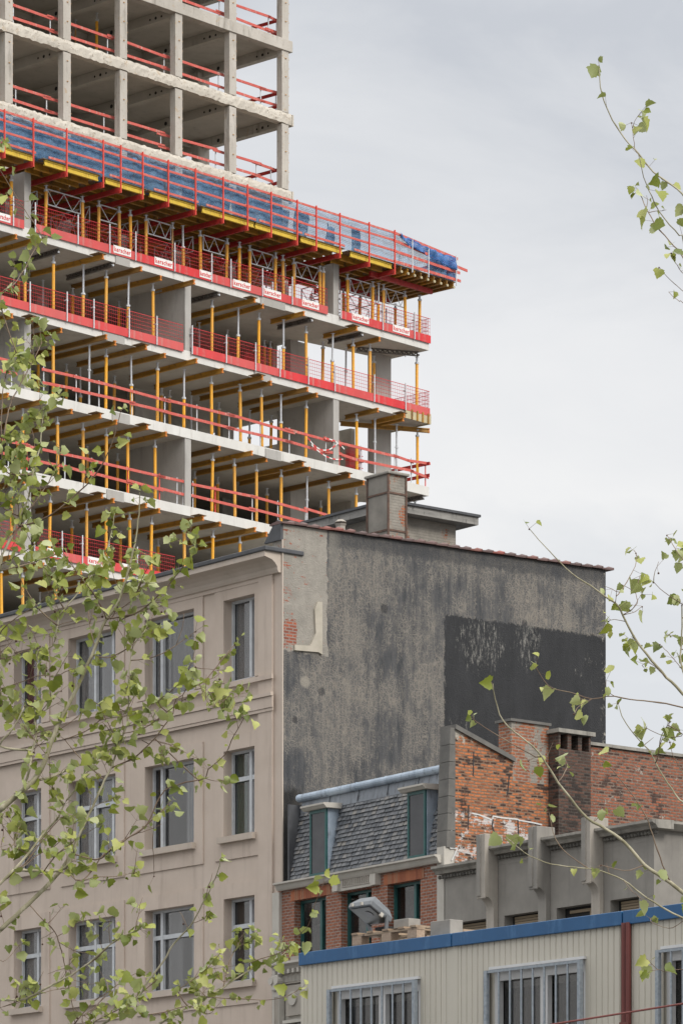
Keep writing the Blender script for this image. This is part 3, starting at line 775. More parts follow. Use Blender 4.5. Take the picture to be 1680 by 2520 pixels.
# dark red mesh crates / bundles seen through the storeys
for k, (p, i, v, wd, hh) in enumerate(((604,2,2.4,1.3,1.5),(676,2,2.2,0.6,1.0),(860,3,1.6,0.9,1.6),(470,1,3.4,1.0,0.9))):
    u = TF.u(p, v); t = fthing(TF, 'mesh_stack', 'upright stack of spare red mesh panels, %s' % ('behind props below the signs, left','small, behind props below the signs','beside the lower right rear column','inner, third storey prop bay under the netting','inner left, under the netting','inner, mid width under the netting')[k], 'panel stack', u, v, LZ[i], 'stacked red mesh panels')
    m = MB()
    for s_ in range(3):
        for q in range(int(wd/0.07)): m.box(q*0.07, q*0.07+0.022, s_*0.12, s_*0.12+0.015, 0.05, hh - 0.1*s_)
        for q in range(5): m.box(0, wd, s_*0.12+0.016, s_*0.12+0.03, 0.1+q*hh/6, 0.13+q*hh/6)
    m.build('mesh', M_REDST, t, fix=False)
    MB().box(0, wd, -0.06, -0.03, 0, 0.3).build('toe_board', M_REDST, t)
# scaffold shoring tower seen against the sky in the top storey
for k, p in enumerate((800, 950, 655)):
    t = fthing(TF, 'shoring_tower', 'grey lattice shoring scaffold standing against the light, %s' % ('beside the wide concrete column','near the right end','above the middle signs')[k], 'scaffold', TF.u(p, 2.6), 2.6, Z1, 'shoring scaffolds in the top storey')
    m = MB(); W = 1.3
    for a in (0, W):
        for b_ in (0, 0.9): MB().tube([(a,b_,0),(a,b_,1.95)],0.03,5).build('standard', M_STEEL, t)
    m = MB()
    for z in (0.3, 0.8, 1.3, 1.8):
        m.tube([(0,0,z),(W,0,z)],0.022,5); m.tube([(0,0.9,z),(W,0.9,z)],0.022,5); m.tube([(0,0,z),(0,0.9,z)],0.022,5)
    m.tube([(0,0,0.3),(W,0,1.3)],0.02,5); m.tube([(W,0,0.3),(0,0,1.3)],0.02,5); m.tube([(0,0.9,0.8),(W,0.9,1.8)],0.02,5)
    m.build('brace', M_STEEL, t)

# two props inside the old skeleton, and timber stacked on the floors
for k, (p, kd, v) in enumerate(((237,'A',OV+3.2),(186,'D',OV+4.5))):
    t = place_prop(kd, p, v, oz[1]+0.0, PH, ('single orange prop under the soffit inside the old skeleton','rusty tan prop deep inside the upper bay of the old skeleton')[k], 'props inside the old skeleton')
    t.scale = (1, 1, (oz[2]-0.2-oz[1])/PH)
for k, (p, i, v, nn_) in enumerate(((150,3,4.2,5),(350,3,4.6,4),(540,4,3.8,6),(210,4,4.6,5),(600,3,4.4,5),(420,5,4.0,5),(120,2,4.2,4),(660,4,4.4,4),(300,2,4.6,5))):
    t = fthing(TF, 'timber_stack', 'low stack of formwork timber on the floor, %s of nine, deep in the storeys' % ORD[k+1], 'timber stack', TF.u(p, v), v, LZ[i], 'timber stacks on the floors')
    for q in range(nn_):
        MB().box(0, 2.2, 0.0+0.02*(q%2), 0.5, 0.01+q*0.13, 0.12+q*0.13).build('layer', M_WOODY if q%2 else M_DMETAL, t)
# red and white warning tape sagging from the guardrail
tp = NT('warning_tape'); tp.col(tp.ramp(tp.math('FRACT', tp.math('MULTIPLY', tp.xyz()[0], 2.5)), [(0.49,(0.65,0.04,0.04)),(0.51,(0.7,0.7,0.68))])); tp.rough(0.5)
m = MB()
def sag(p0, z0, p1, z1, d): 
    a, b = TF.u(p0,0)-TF.u(770,0), TF.u(p1,0)-TF.u(770,0); return [(a+(b-a)*q/10, -0.03, z0+(z1-z0)*q/10 - d*4*(q/10)*(1-q/10)) for q in range(11)]
for a in (sag(756,0.85,830,0.95,0.42), sag(765,0.6,842,0.3,0.22), sag(800,1.0,846,0.75,-0.12)):
    for x, y in zip(a, a[1:]): m.bar(x, y, 0.008, 0.05)
o = m.build('warning_tape', tp.m); o.location = TF.w(TF.u(770,0), 0, LZ[3]); o.rotation_euler = (0,0,TF.ang); tag(o, 'red and white warning tape sagging from a guardrail beside a cross wall', 'tape')
# ------------------------------------------------------------------ street buildings: materials
def plaster(name, c0, c1, stain, amt=0.35, sc=1.2):
    t = NT(name)
    c = t.ramp(t.noise(sc, 5, 0.6), [(0.3, c0), (0.7, c1)])
    st = t.step(t.noise(1.5, 6, 0.7, t.map((2.5, 2.5, 0.18))), 0.5, 0.8)
    c = t.mix(t.math('MULTIPLY', st, amt), c, stain)
    c = t.mix(t.math('MULTIPLY', t.noise(30, 4, 0.7), 0.12), c, stain)
    t.col(c); t.rough(0.88); t.bump(t.noise(45, 4, 0.7), 0.15, 0.006)
    return t.m
M_BEIGE = plaster('beige_plaster', (0.465,0.388,0.325), (0.535,0.452,0.385), (0.29,0.23,0.19), 0.6)
M_BEIGEL = plaster('beige_trim', (0.43,0.37,0.31), (0.50,0.43,0.37), (0.28,0.23,0.19))
M_CREAM = plaster('cream_paint', (0.40,0.38,0.34), (0.48,0.455,0.41), (0.26,0.23,0.19), 0.3, 3)
M_STONE = plaster('grey_stone', (0.30,0.275,0.24), (0.38,0.345,0.30), (0.13,0.12,0.10), 0.5, 2.0)
M_STONED = plaster('weathered_stone', (0.21,0.20,0.18), (0.34,0.32,0.28), (0.06,0.055,0.05), 0.85, 4.0)
M_LEAD = mottled('dark_roofing', (0.045,0.047,0.052), (0.075,0.078,0.085), 4, 0.6)
M_ZINC = mottled('zinc', (0.26,0.32,0.39), (0.40,0.47,0.55), 3, 0.45, metal=0.25, dirt=(0.16,0.18,0.21))
M_ZINCD = mottled('dull_zinc', (0.14,0.155,0.175), (0.22,0.24,0.265), 3, 0.5, metal=0.2, dirt=(0.09,0.09,0.10), stretch=(3,3,0.4))
M_FRAME = mottled('grey_white_frame', (0.42,0.44,0.46), (0.54,0.56,0.58), 6, 0.5)
M_TEAL = mottled('teal_paint', (0.012,0.065,0.063), (0.02,0.095,0.09), 5, 0.4)
M_CURT = NT('curtain_cloth')
_c = M_CURT.ramp(M_CURT.math('FRACT', M_CURT.math('MULTIPLY', M_CURT.xyz()[0], 9.0)), [(0.0,(0.45,0.46,0.47)),(0.5,(0.72,0.73,0.74)),(1.0,(0.45,0.46,0.47))])
M_CURT.col(_c); M_CURT.rough(0.9); M_CURT = M_CURT.m
M_GREENC = mottled('green_curtain', (0.08,0.17,0.12), (0.14,0.26,0.18), 7, 0.9, stretch=(4,1,0.2))
M_REDC = mottled('red_curtain', (0.25,0.03,0.05), (0.32,0.05,0.08), 7, 0.9, stretch=(4,1,0.2))
M_BLIND = mottled('grey_blind', (0.31,0.31,0.31), (0.40,0.40,0.40), 2, 0.9)
def glass(name, refl=0.3, tint=(0.965,0.97,0.975)):
    t = NT(name); n, l = t.n, t.l
    tr = n.new('ShaderNodeBsdfTransparent'); tr.inputs[0].default_value = (*tint, 1)
    gl = n.new('ShaderNodeBsdfGlossy'); gl.inputs['Roughness'].default_value = 0.04
    gl.inputs[0].default_value = (0.62,0.61,0.60,1)
    bp = n.new('ShaderNodeBump'); bp.inputs['Strength'].default_value = 0.12; bp.inputs['Distance'].default_value = 0.02
    l.new(t.noise(1.2, 2, 0.5), bp.inputs['Height']); l.new(bp.outputs[0], gl.inputs['Normal'])
    fr = n.new('ShaderNodeFresnel'); fr.inputs[0].default_value = 1.5
    m = n.new('ShaderNodeMixShader'); f = t.math('ADD', t.math('MULTIPLY', fr.outputs[0], 0.75), refl, clamp=True)
    l.new(f, m.inputs[0]); l.new(tr.outputs[0], m.inputs[1]); l.new(gl.outputs[0], m.inputs[2]); l.new(m.outputs[0], t.out.inputs[0])
    return t.m
M_GLASS = glass('window_glass', -0.01)
M_GLASSD = glass('dark_window_glass', -0.02, (0.8,0.8,0.8))
def brick(name, cols, mortar, soot=None, soot_amt=0.6, sc=1.0, msize=0.012, extra=None, rough=0.9, bw=0.18, jit=0.03):
    t = NT(name); p = t.xyz()
    jx = t.math('MULTIPLY', t.math('SUBTRACT', t.noise(5, 4, 0.7), 0.5), jit); jz = t.math('MULTIPLY', t.math('SUBTRACT', t.noise(4, 4, 0.7, t.map((1,1,1),(5,5,5))), 0.5), jit*0.8)
    vec = t.comb(t.math('ADD', t.math('ADD', p[0], p[1]), jx), t.math('ADD', p[2], jz), 0.0)
    def bt(c1, c2, mor, off=(0,0,0)):
        b = t.n.new('ShaderNodeTexBrick'); b.inputs['Scale'].default_value = sc
        b.inputs['Brick Width'].default_value = bw; b.inputs['Row Height'].default_value = 0.067
        b.inputs['Mortar Size'].default_value = msize; b.inputs['Mortar Smooth'].default_value = 0.3; b.inputs['Bias'].default_value = 0.0
        b.inputs['Color1'].default_value = (*c1,1); b.inputs['Color2'].default_value = (*c2,1); b.inputs['Mortar'].default_value = (*mor,1)
        t.l.new(t.map((1,1,1), off, vec), b.inputs['Vector']); return b
    b1 = bt(cols[0], cols[1], mortar)
    c = b1.outputs['Color']
    # per-brick tone: the same bond in black and white picks which bricks go dark
    b2 = bt((0,0,0), (1,1,1), (0.5,0.5,0.5)); 
    tone = t.n.new('ShaderNodeRGBToBW'); t.l.new(b2.outputs['Color'], tone.inputs[0])
    c = t.mix(t.math('MULTIPLY', t.noise(6, 4, 0.7), 0.45), c, cols[2])
    if soot:
        big = t.noise(0.9, 5, 0.7, t.map((1,1,0.8)))
        s = t.step(t.math('ADD', big, t.math('MULTIPLY', t.math('SUBTRACT', tone.outputs[0], 0.5), 0.28)), 0.53, 0.62)
        c = t.mix(t.math('MULTIPLY', s, soot_amt), c, soot)
    lum = t.step(t.noise(16, 3, 0.6, t.map((0.6,0.6,1.6),(2,2,8))), 0.35, 0.68)
    c = t.mix(0.55, c, t.mix(lum, (0.45,0.42,0.40), (1.0,1.0,1.0)), 'MULTIPLY')
    if extra: c = extra(t, p, c)
    t.col(c); t.rough(rough)
    hgt = t.math('ADD', t.math('MULTIPLY', b1.outputs['Fac'], -1.0), t.math('MULTIPLY', t.noise(25,4,0.7), 0.5))
    t.bump(hgt, 0.6, 0.02)
    return t.m
M_BRICKC = brick('red_brick', [(0.38,0.13,0.065), (0.22,0.075,0.045), (0.20,0.10,0.07)], (0.34,0.29,0.25))
M_BRICKD = brick('sooty_brick', [(0.16,0.075,0.05), (0.075,0.045,0.035), (0.04,0.03,0.025)], (0.10,0.085,0.07), (0.018,0.015,0.013), 0.7)
def patches(t, p, c, amt=0.56, col=(0.30,0.28,0.25)):
    f = t.step(t.noise(1.4, 6, 0.75, t.map((1,1,1),(4,1,9))), amt, amt+0.03)
    return t.mix(f, c, col)

# ------------------------------------------------------------------ beige plastered apartment building
BF = Frame(694, 92.0, 13247)
apt = fthing(AF, 'apartment_building', 'beige plastered building with grey window frames and a tall blackened blind side wall', 'building')
aW = AF.u(-140)
rows = [(AF.z(629,1461), AF.z(629,1665)), (AF.z(629,1836), AF.z(629,2050)), (AF.z(629,2203), AF.z(629,2413))]
rows.append((rows[2][0]-3.5, rows[2][1]-3.5)); rows.append((rows[2][0]-7.0, rows[2][1]-7.3))
colw = [(AF.u(553), AF.u(629)), (AF.u(359), AF.u(480)), (AF.u(171), AF.u(287)), (AF.u(37), AF.u(104)), (AF.u(-110), AF.u(-40))]
holes = [(a, b, zb_, zt) for a, b in colw for zt, zb_ in rows]
ATOP = AF.z(690, 1362)
m = MB().wall(aW, -0.001, 0, ATOP, holes, 0, 0.24)
m.build('facade_wall', M_BEIGE, apt, fix=False)
zfr = AF.z(638, 1433)
MB().box(aW, AF.u(645), -0.05, -0.002, zfr, ATOP).build('frieze', M_BEIGE, apt)
MB().box(AF.u(640), AF.u(674), -0.06, -0.002, 0, ATOP-0.001).build('pilaster', M_BEIGE, apt)
# cornice: stepped cavetto with a dark roofing cap
prof = [(-0.05,-0.42),(-0.09,-0.42),(-0.12,-0.36),(-0.12,-0.30),(-0.18,-0.22),(-0.28,-0.15),(-0.48,-0.10),(-0.48,0.02),(0.35,0.04),(0.35,-0.42)]
zc = AF.z(643, 1372, -0.48) + 0.12
MB().prism([(y, zc+z) for y, z in prof], aW, -0.02, 'x').build('cornice', M_BEIGEL, apt)
MB().box(aW, 0.05, -0.52, 0.6, zc+0.023, zc+0.125).build('roof_edge', M_LEAD, apt, bevel=0.02)
for z0, z1, d in ((AF.z(675,1671), AF.z(675,1660), 0.085), (AF.z(672,1714), AF.z(672,1705), 0.11), (AF.z(672,1742), AF.z(672,1715), 0.075), (AF.z(672,1750), AF.z(672,1742.5), 0.055)):
    MB().box(aW, AF.u(678), -d-0.03, -0.0615, z0, z1).build('string_course', M_BEIGE, apt)
def ring(m, x0, x1, z0, z1, w, wt, y0, y1, bottom=True, wb=None):
    wb = w if wb is None else wb
    m.box(x0-w, x0, y0, y1, z0-(wb if bottom else 0), z1+wt); m.box(x1, x1+w, y0, y1, z0-(wb if bottom else 0), z1+wt)
    m.box(x0, x1, y0, y1, z1, z1+wt)
    if bottom: m.box(x0, x1, y0, y1, z0-wb, z0)
rw = random.Random(4)
mull = [[0.64], [0.20,0.88], [0.42,0.80], [0.62], [0.6]]
for ci, (a, b) in enumerate(colw):
    for ri, (zt, zb_) in enumerate(rows):
        # raised surround
        s = MB()
        top = min(0.38, zfr - zt) if ri == 0 else 0.34
        if ri == 0: ring(s, a, b, zb_, zt, 0.34, top-0.003, -0.035, -0.002, False)
        else: ring(s, a, b, zb_, zt, 0.34 if b-a > 0 else 0.3, top, -0.035, -0.002, True, 0.52)
        if a < AF.u(550) - 0.01 or True: s.build('surround', M_BEIGE, apt)
        if ri > 0: MB().box(a-0.12, b+0.06, -0.15, 0.20, zb_-0.14, zb_+0.004).build('sill', M_BEIGEL, apt)
        y = 0.20; fw = 0.055
        f = MB(); f.box(a, a+fw, y, y+0.06, zb_, zt); f.box(b-fw, b, y, y+0.06, zb_, zt); f.box(a+fw, b-fw, y, y+0.06, zb_, zb_+0.07); f.box(a+fw, b-fw, y, y+0.06, zt-0.06, zt)
        xs = [a+fw] + [a+(b-a)*q for q in mull[ci]] + [b-fw]
        for x in xs[1:-1]: f.box(x-0.045, x+0.045, y-0.02, y+0.06, zb_+0.07, zt-0.06)
        if ri in (1, 2, 3, 4) and not (ci == 1 and ri == 1):
            zr = zt - (zt-zb_)*0.33
            for x0, x1 in zip([a+fw]+[x+0.045 for x in xs[1:-1]], [x-0.045 for x in xs[1:-1]]+[b-fw]): f.box(x0, x1, y-0.01, y+0.05, zr-0.05, zr+0.05)
        win = f.build('window', M_FRAME, apt)
        MB().box(a+0.02, b-0.02, y+0.062, y+0.068, zb_, zt).build('pane', M_GLASS, win)
        # curtain: hanging folds
        cm = M_CURT; k = rw.random()
        if ci == 3 and ri == 0: cm = M_REDC
        segs_ = []
        if ri == 0: segs_ = [(a+0.04, a+(b-a)*0.3, M_CURT), (a+(b-a)*0.34, b-0.04, M_BLIND)] if ci < 2 else [(a+0.08, b-0.1, cm)]
        elif ci == 0 and ri == 1: segs_ = [(a+0.05, a+0.45, M_GREENC), (a+0.5, b-0.05, M_CURT)]
        elif ci == 0 and ri == 2: segs_ = [(b-0.35, b-0.03, M_REDC)]
        elif ci == 1 and ri == 1: segs_ = [(a+(b-a)*0.62, b-0.05, M_CURT)]
        elif ci == 1: segs_ = [(a+0.05, a+(b-a)*0.55, M_BLIND), (a+(b-a)*0.72, b-0.05, M_CURT)]
        else: segs_ = [(a+0.05, b-0.05, M_CURT)] if (ci, ri) in ((2,1),(3,1)) else [(a+0.03, a+0.45, M_CURT), (a+0.5, b-0.03, M_BLIND)]
        for x0, x1, cc in segs_:
            c = MB(); n = max(4, int((x1-x0)/0.04)); i0 = 0
            for q in range(n+1):
                x = x0+(x1-x0)*q/n; yy = y+0.11+0.03*math.sin(q*1.9)+rw.uniform(-.006,.006)
                c.v += [(x, yy, zb_-0.02), (x, yy, zt+0.05)]
                if q: c.f.append((2*q-2, 2*q, 2*q+1, 2*q-1))
            c.build('curtain', cc, win, fix=False)
# building body behind the facade
body = MB(); blen = BF.u(1490)
body.face([(aW,blen,0),(aW,0.3,0),(aW,0.3,ATOP),(aW,blen,ATOP)]); body.face([(0,blen,0),(aW,blen,0),(aW,blen,ATOP),(0,blen,ATOP)])
body.build('rear_wall', M_BEIGE, apt, fix=False)
MB().box(aW, -0.35, 0.36, blen-0.02, ATOP-0.3, ATOP+0.1).build('flat_roof', M_LEAD, apt)
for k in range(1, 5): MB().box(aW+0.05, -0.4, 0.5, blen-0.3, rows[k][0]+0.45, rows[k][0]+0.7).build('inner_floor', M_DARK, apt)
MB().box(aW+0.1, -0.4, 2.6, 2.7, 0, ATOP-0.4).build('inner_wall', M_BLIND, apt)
# blind side wall
ang_ba = BF.ang - AF.ang
def bf_part(m, name, mat, bevel=0, smooth=False, parent=None):
    o = m.build(name, mat, parent or apt, smooth=smooth, bevel=bevel); 
    if parent is None: o.rotation_euler = (0, 0, ang_ba)
    return o
zl = BF.z(696, 1290); zr_ = BF.z(1489, 1404)
u_p = BF.u(806); z_p = BF.z(740, 1607)
u_r = BF.u(1092); zr1 = BF.z(1092, 1509); zr2 = BF.z(1490, 1566); u_e = BF.u(1490)
t = NT('blackened_render'); p = t.xyz()
n1 = t.noise(1.7, 7, 0.78, t.map((2.6,2.6,0.14))); n2 = t.noise(0.55, 5, 0.65, t.map((1,1,0.8),(3,0,5)))
tone = t.math('ADD', t.math('MULTIPLY', n1, 0.62), t.math('MULTIPLY', n2, 0.50))
base = t.ramp(tone, [(0.45,(0.042,0.045,0.050)),(0.56,(0.078,0.079,0.082)),(0.68,(0.150,0.142,0.128))])
cr = t.voro(8.5, 'DISTANCE_TO_EDGE', t.map((1,1,0.75))); cr2 = t.voro(22, 'DISTANCE_TO_EDGE', t.map((1,1,0.8),(2,2,2)))
wv = t.noise(3.5, 5, 0.7, t.map((1.5,1.5,0.4),(9,0,2)))
cline = t.math('MAXIMUM', t.math('SUBTRACT', 1.0, t.step(cr, 0.01, 0.075)), t.math('MULTIPLY', t.math('SUBTRACT', 1.0, t.step(cr2, 0.02, 0.14)), 0.85))
amt_ = t.math('MULTIPLY', cline, t.step(t.math('ADD', wv, t.math('MULTIPLY', t.math('SUBTRACT', n2, 0.5), 1.0)), 0.34, 0.58))
c = t.mix(t.math('MULTIPLY', amt_, 0.66), base, (0.25,0.225,0.19))
gr = t.step(t.noise(38, 4, 0.8, t.map((1,1,0.6))), 0.50, 0.62)
c = t.mix(t.math('MULTIPLY', gr, t.math('MULTIPLY', t.step(n2, 0.35, 0.6), 0.35)), c, (0.24,0.215,0.18))
for bx_, by_, br_, bc_ in ((750,1678,0.17,(0.27,0.25,0.21)),(945,1498,0.13,(0.03,0.03,0.033)),(801,1476,0.12,(0.035,0.035,0.038)),(725,1772,0.10,(0.03,0.03,0.033)),(792,1702,0.12,(0.04,0.04,0.043)),(875,1980,0.2,(0.20,0.18,0.15)),(1290,1535,0.1,(0.03,0.03,0.033))):
    dd_ = t.math('SQRT', t.math('ADD', t.math('POWER', t.math('SUBTRACT', p[0], BF.u(bx_)), 2.0), t.math('POWER', t.math('SUBTRACT', p[2], BF.z(bx_, by_)), 2.0)))
    dd_ = t.math('ADD', dd_, t.math('MULTIPLY', t.math('SUBTRACT', n1, 0.5), 0.25))
    c = t.mix(t.math('MULTIPLY', t.step(dd_, br_, br_*0.6), 0.8), c, bc_)
fl = t.step(t.noise(11, 6, 0.8, t.map((1.2,1.2,0.45))), 0.52, 0.60)     # worn-through flecks
c = t.mix(t.math('MULTIPLY', fl, t.math('MULTIPLY', t.step(n2, 0.40, 0.62), 0.75)), c, (0.23,0.20,0.165))
# shade under the coping, painted into the wall colour as a darker strip
wob = t.math('MULTIPLY', t.math('SUBTRACT', t.noise(5, 5, 0.7), 0.5), 0.35)
ztop = t.math('ADD', t.math('MULTIPLY', p[0], (zr_-zl)/u_e), zl)
c = t.mix(t.math('MULTIPLY', t.step(t.math('ADD', t.math('SUBTRACT', p[2], ztop), wob), -0.42, -0.26), 0.65), c, (0.04,0.042,0.046))
# fresh tar-black rectangle at the lower right
ew = t.math('MULTIPLY', t.math('SUBTRACT', t.noise(9, 7, 0.85, t.map((1,1,0.6))), 0.5), 0.42)
zrect = t.math('ADD', t.math('MULTIPLY', t.math('SUBTRACT', p[0], u_r), (zr2-zr1)/(u_e-u_r)), zr1)
inr = t.math('MULTIPLY', t.step(t.math('ADD', t.math('SUBTRACT', p[0], u_r), ew), 0.0, 0.04), t.step(t.math('ADD', t.math('SUBTRACT', zrect, p[2]), ew), 0.0, 0.05))
bl = t.ramp(t.noise(2.0, 5, 0.7, t.map((1,1,0.35))), [(0.3,(0.016,0.017,0.019)),(0.7,(0.034,0.035,0.038))])
wn_ = t.noise(3.8, 7, 0.8, t.map((1.5,1.5,0.4),(1,5,3)))
near = t.step(t.math('SUBTRACT', zrect, p[2]), 2.2, 0.2)
wl_ = t.math('MULTIPLY', t.step(t.noise(0.8, 3, 0.6, t.map((1,1,0.3),(2,0,1))), 0.5, 0.62), 0.05)
def clus(a, b, w, h):
    du = t.math('DIVIDE', t.math('SUBTRACT', p[0], BF.u(a)), w); dz = t.math('DIVIDE', t.math('SUBTRACT', p[2], BF.z(a, b)), h)
    return t.step(t.math('ADD', t.math('MULTIPLY', du, du), t.math('MULTIPLY', dz, dz)), 1.0, 0.1)
cl_ = t.math('MAXIMUM', t.math('MAXIMUM', clus(1185, 1590, 1.1, 0.95), clus(1298, 1575, 0.6, 1.1)), t.math('MAXIMUM', t.math('MULTIPLY', clus(1440,1650,0.6,0.6), 0.6), t.math('MULTIPLY', clus(1130, 1780, 0.9, 0.3), 0.8)))
wash = t.math('MULTIPLY', t.step(t.math('ADD', t.noise(9, 7, 0.85, t.map((1.3,1.3,0.35),(1,5,3))), t.math('ADD', t.math('MULTIPLY', cl_, 0.135), t.math('MULTIPLY', near, 0.03))), 0.66, 0.76), 0.6)
bl = t.mix(wash, bl, (0.33,0.32,0.29))
c = t.mix(inr, c, bl)
# old cement patch at the top left, with bare brick showing in places
ewp = t.math('MULTIPLY', t.math('SUBTRACT', t.noise(4, 4, 0.6), 0.5), 0.25)
inp = t.math('MULTIPLY', t.step(t.math('ADD', t.math('SUBTRACT', u_p, p[0]), ewp), 0.0, 0.03), t.step(t.math('ADD', t.math('SUBTRACT', p[2], z_p), ewp), 0.0, 0.04))
cem = t.ramp(t.noise(2.2, 6, 0.7), [(0.3,(0.22,0.205,0.18)),(0.7,(0.34,0.315,0.275))])
bk = t.n.new('ShaderNodeTexBrick'); bk.inputs['Scale'].default_value = 1; bk.inputs['Brick Width'].default_value = 0.21; bk.inputs['Row Height'].default_value = 0.072
bk.inputs['Mortar Size'].default_value = 0.012; bk.inputs['Color1'].default_value = (0.36,0.10,0.05,1); bk.inputs['Color2'].default_value = (0.22,0.07,0.045,1); bk.inputs['Mortar'].default_value = (0.26,0.22,0.19,1)
t.l.new(t.comb(p[0], p[2], 0.0), bk.inputs['Vector'])
leftish = t.step(p[0], 0.9, 0.0)
bm_ = t.step(t.math('ADD', t.noise(3.0, 6, 0.8, t.map((0.8,1,1.8),(2,0,7))), t.math('MULTIPLY', leftish, 0.07)), 0.61, 0.63)
hole = t.math('MULTIPLY', t.step(t.math('ABSOLUTE', t.math('SUBTRACT', p[0], 0.24)), 0.30, 0.12), t.step(t.math('ABSOLUTE', t.math('SUBTRACT', p[2], BF.z(712,1558))), 0.50, 0.2))
bm_ = t.math('MAXIMUM', bm_, t.step(t.math('ADD', hole, t.math('MULTIPLY', t.math('SUBTRACT', t.noise(6,5,0.7), 0.5), 1.6)), 0.70, 0.78))
cem = t.mix(bm_, cem, bk.outputs['Color'])
c = t.mix(inp, c, cem)
# pale ghost strip beside it, tarry soot at the foot by the mansard
g = t.math('MULTIPLY', t.step(t.math('SUBTRACT', p[0], u_p+0.02), 0.0, 0.05), t.step(t.math('SUBTRACT', u_p+0.45, p[0]), 0.0, 0.3))
g = t.math('MULTIPLY', g, t.step(p[2], zl-1.6, zl-0.3))
c = t.mix(t.math('MULTIPLY', g, 0.4), c, (0.28,0.26,0.22))
zs = BF.z(720, 1930); us = BF.u(752)
so = t.math('MULTIPLY', t.step(t.math('ADD', t.math('SUBTRACT', zs, p[2]), t.math('MULTIPLY', wob, 1.5)), 0.0, 0.25), t.step(t.math('ADD', t.math('SUBTRACT', us, p[0]), wob), 0, 0.2))
c = t.mix(so, c, t.ramp(t.noise(2.5, 5, 0.7, t.map((2,2,0.4))), [(0.4,(0.012,0.012,0.012)),(0.75,(0.05,0.046,0.04))]))
# pale run of worn render down the free edge
edge = t.math('MULTIPLY', t.step(p[0], u_e-0.22, u_e-0.05), t.step(t.noise(5, 6, 0.8, t.map((1,1,0.7))), 0.54, 0.60))
c = t.mix(t.math('MULTIPLY', edge, 0.8), c, (0.34,0.32,0.28))
t.col(c); t.rough(0.93)
t.bump(t.math('ADD', t.math('MULTIPLY', cline, 0.6), t.noise(26, 5, 0.75)), 0.5, 0.02)
m = MB(); m.prism([(0.002,0),(u_e,0),(u_e,zr_),(0.002,zl)], 0.002, 0.34, 'y')
side = bf_part(m, 'side_wall', t.m)
# mortar bead on the corner and the torn-out window surround
bf_part(MB().box(-0.012, 0.02, -0.02, 0.001, 5, zl-0.35), 'corner_bead', M_BEIGEL)
x0, x1 = BF.u(773), BF.u(790)
poly = [(BF.u(722), BF.z(722,1588)), (BF.u(760), BF.z(760,1590)), (BF.u(774), BF.z(774,1560)), (BF.u(771), BF.z(771,1500)), (BF.u(778), BF.z(778,1482)), (BF.u(790), BF.z(790,1482)), (BF.u(790), BF.z(790,1612)), (BF.u(781), BF.z(781,1606)), (BF.u(722), BF.z(722,1601))]
bf_part(MB().prism(poly, -0.05, 0.001, 'y'), 'window_remnant', plaster('chalky_plaster', (0.36,0.33,0.27), (0.46,0.42,0.35), (0.24,0.21,0.17), 0.5, 4))
# coping of overlapping clay tiles
ct = NT('clay_tiles'); ct.col(ct.mix(ct.math('MULTIPLY', ct.noise(7,5,0.7),0.6), ct.ramp(ct.island(), [(0.0,(0.10,0.065,0.06)),(0.6,(0.17,0.10,0.09)),(0.9,(0.24,0.09,0.07)),(1.0,(0.30,0.08,0.06))]), (0.06,0.05,0.05))); ct.rough(0.85)
m = MB(); nt = 29; Lc = u_e+0.22
for k in range(nt):
    a = -0.05 + Lc*k/nt; b = a + Lc/nt + 0.03; za = zl+(zr_-zl)*a/u_e+0.012; zb2 = zl+(zr_-zl)*b/u_e+0.012
    j = rw.uniform(-0.008,0.008)
    # barrel: hump at the near end, flat pan behind
    sec = [(-0.08,0.0),(-0.08,0.045),(0.12,0.10),(0.40,0.045),(0.40,0.0)]
    i = len(m.v); e = 0.035
    for uu, zz, s_ in ((a, za, 1.0), (a+(b-a)*0.75, zb2, 1.15), (b, zb2+0.01, 1.5)):
        m.v += [(uu, y, zz + z*s_*0.8 + j) for y, z in sec]
    for s_ in range(2):
        for q in range(5): m.f.append((i+s_*5+q, i+s_*5+(q+1)%5, i+s_*5+5+(q+1)%5, i+s_*5+5+q))
    m.f.append(tuple(range(i+4, i-1, -1))); m.f.append(tuple(range(i+10, i+15)))
bf_part(m, 'tile_coping', ct.m)
# dark slated upstand at the street end of the coping
pu = BF.u(696, 0.0)
m = MB(); m.prism([(0.0, ATOP+0.3),(0.0, BF.z(694,1290)),(0.12, BF.z(694,1277)),(0.30, BF.z(694,1290)),(0.62, ATOP+0.3)], -0.04, 0.03, 'x')
bf_part(m, 'slate_upstand', M_LEAD)
# chimney
cu0 = BF.u(956, 0.55); cu1 = BF.u(998, 0.55); cv1 = BF.vfor(cu0, 905)
cz1 = BF.zu(cu0, 1166, 0.55); cz0 = ATOP
def cem_brick(name, amt, sh):
    return brick(name, [(0.46,0.14,0.055), (0.25,0.075,0.04), (0.30,0.18,0.11)], (0.30,0.27,0.23), extra=lambda t, p, c: t.mix(t.step(t.noise(1.3, 6, 0.75, t.map((1.5,1.5,0.9), sh)), amt, amt-0.02), c, t.ramp(t.noise(3,5,0.7), [(0.3,(0.20,0.185,0.16)),(0.7,(0.31,0.285,0.245))])))
M_CHB = cem_brick('rendered_brick', 0.56, (5.3,0,1.7)); M_CHL = plaster('cement_render', (0.17,0.16,0.14), (0.26,0.24,0.21), (0.09,0.085,0.075), 0.5, 2.5)
ch = bf_part(MB().box(cu0, cu1, 0.55, cv1, cz0, cz1), 'chimney', M_CHB, bevel=0.01)
bf_part(MB().box(cu0-0.012, cu0-0.001, 0.56, cv1-0.01, cz0, cz1-0.001), 'render_coat', M_CHL, parent=ch)
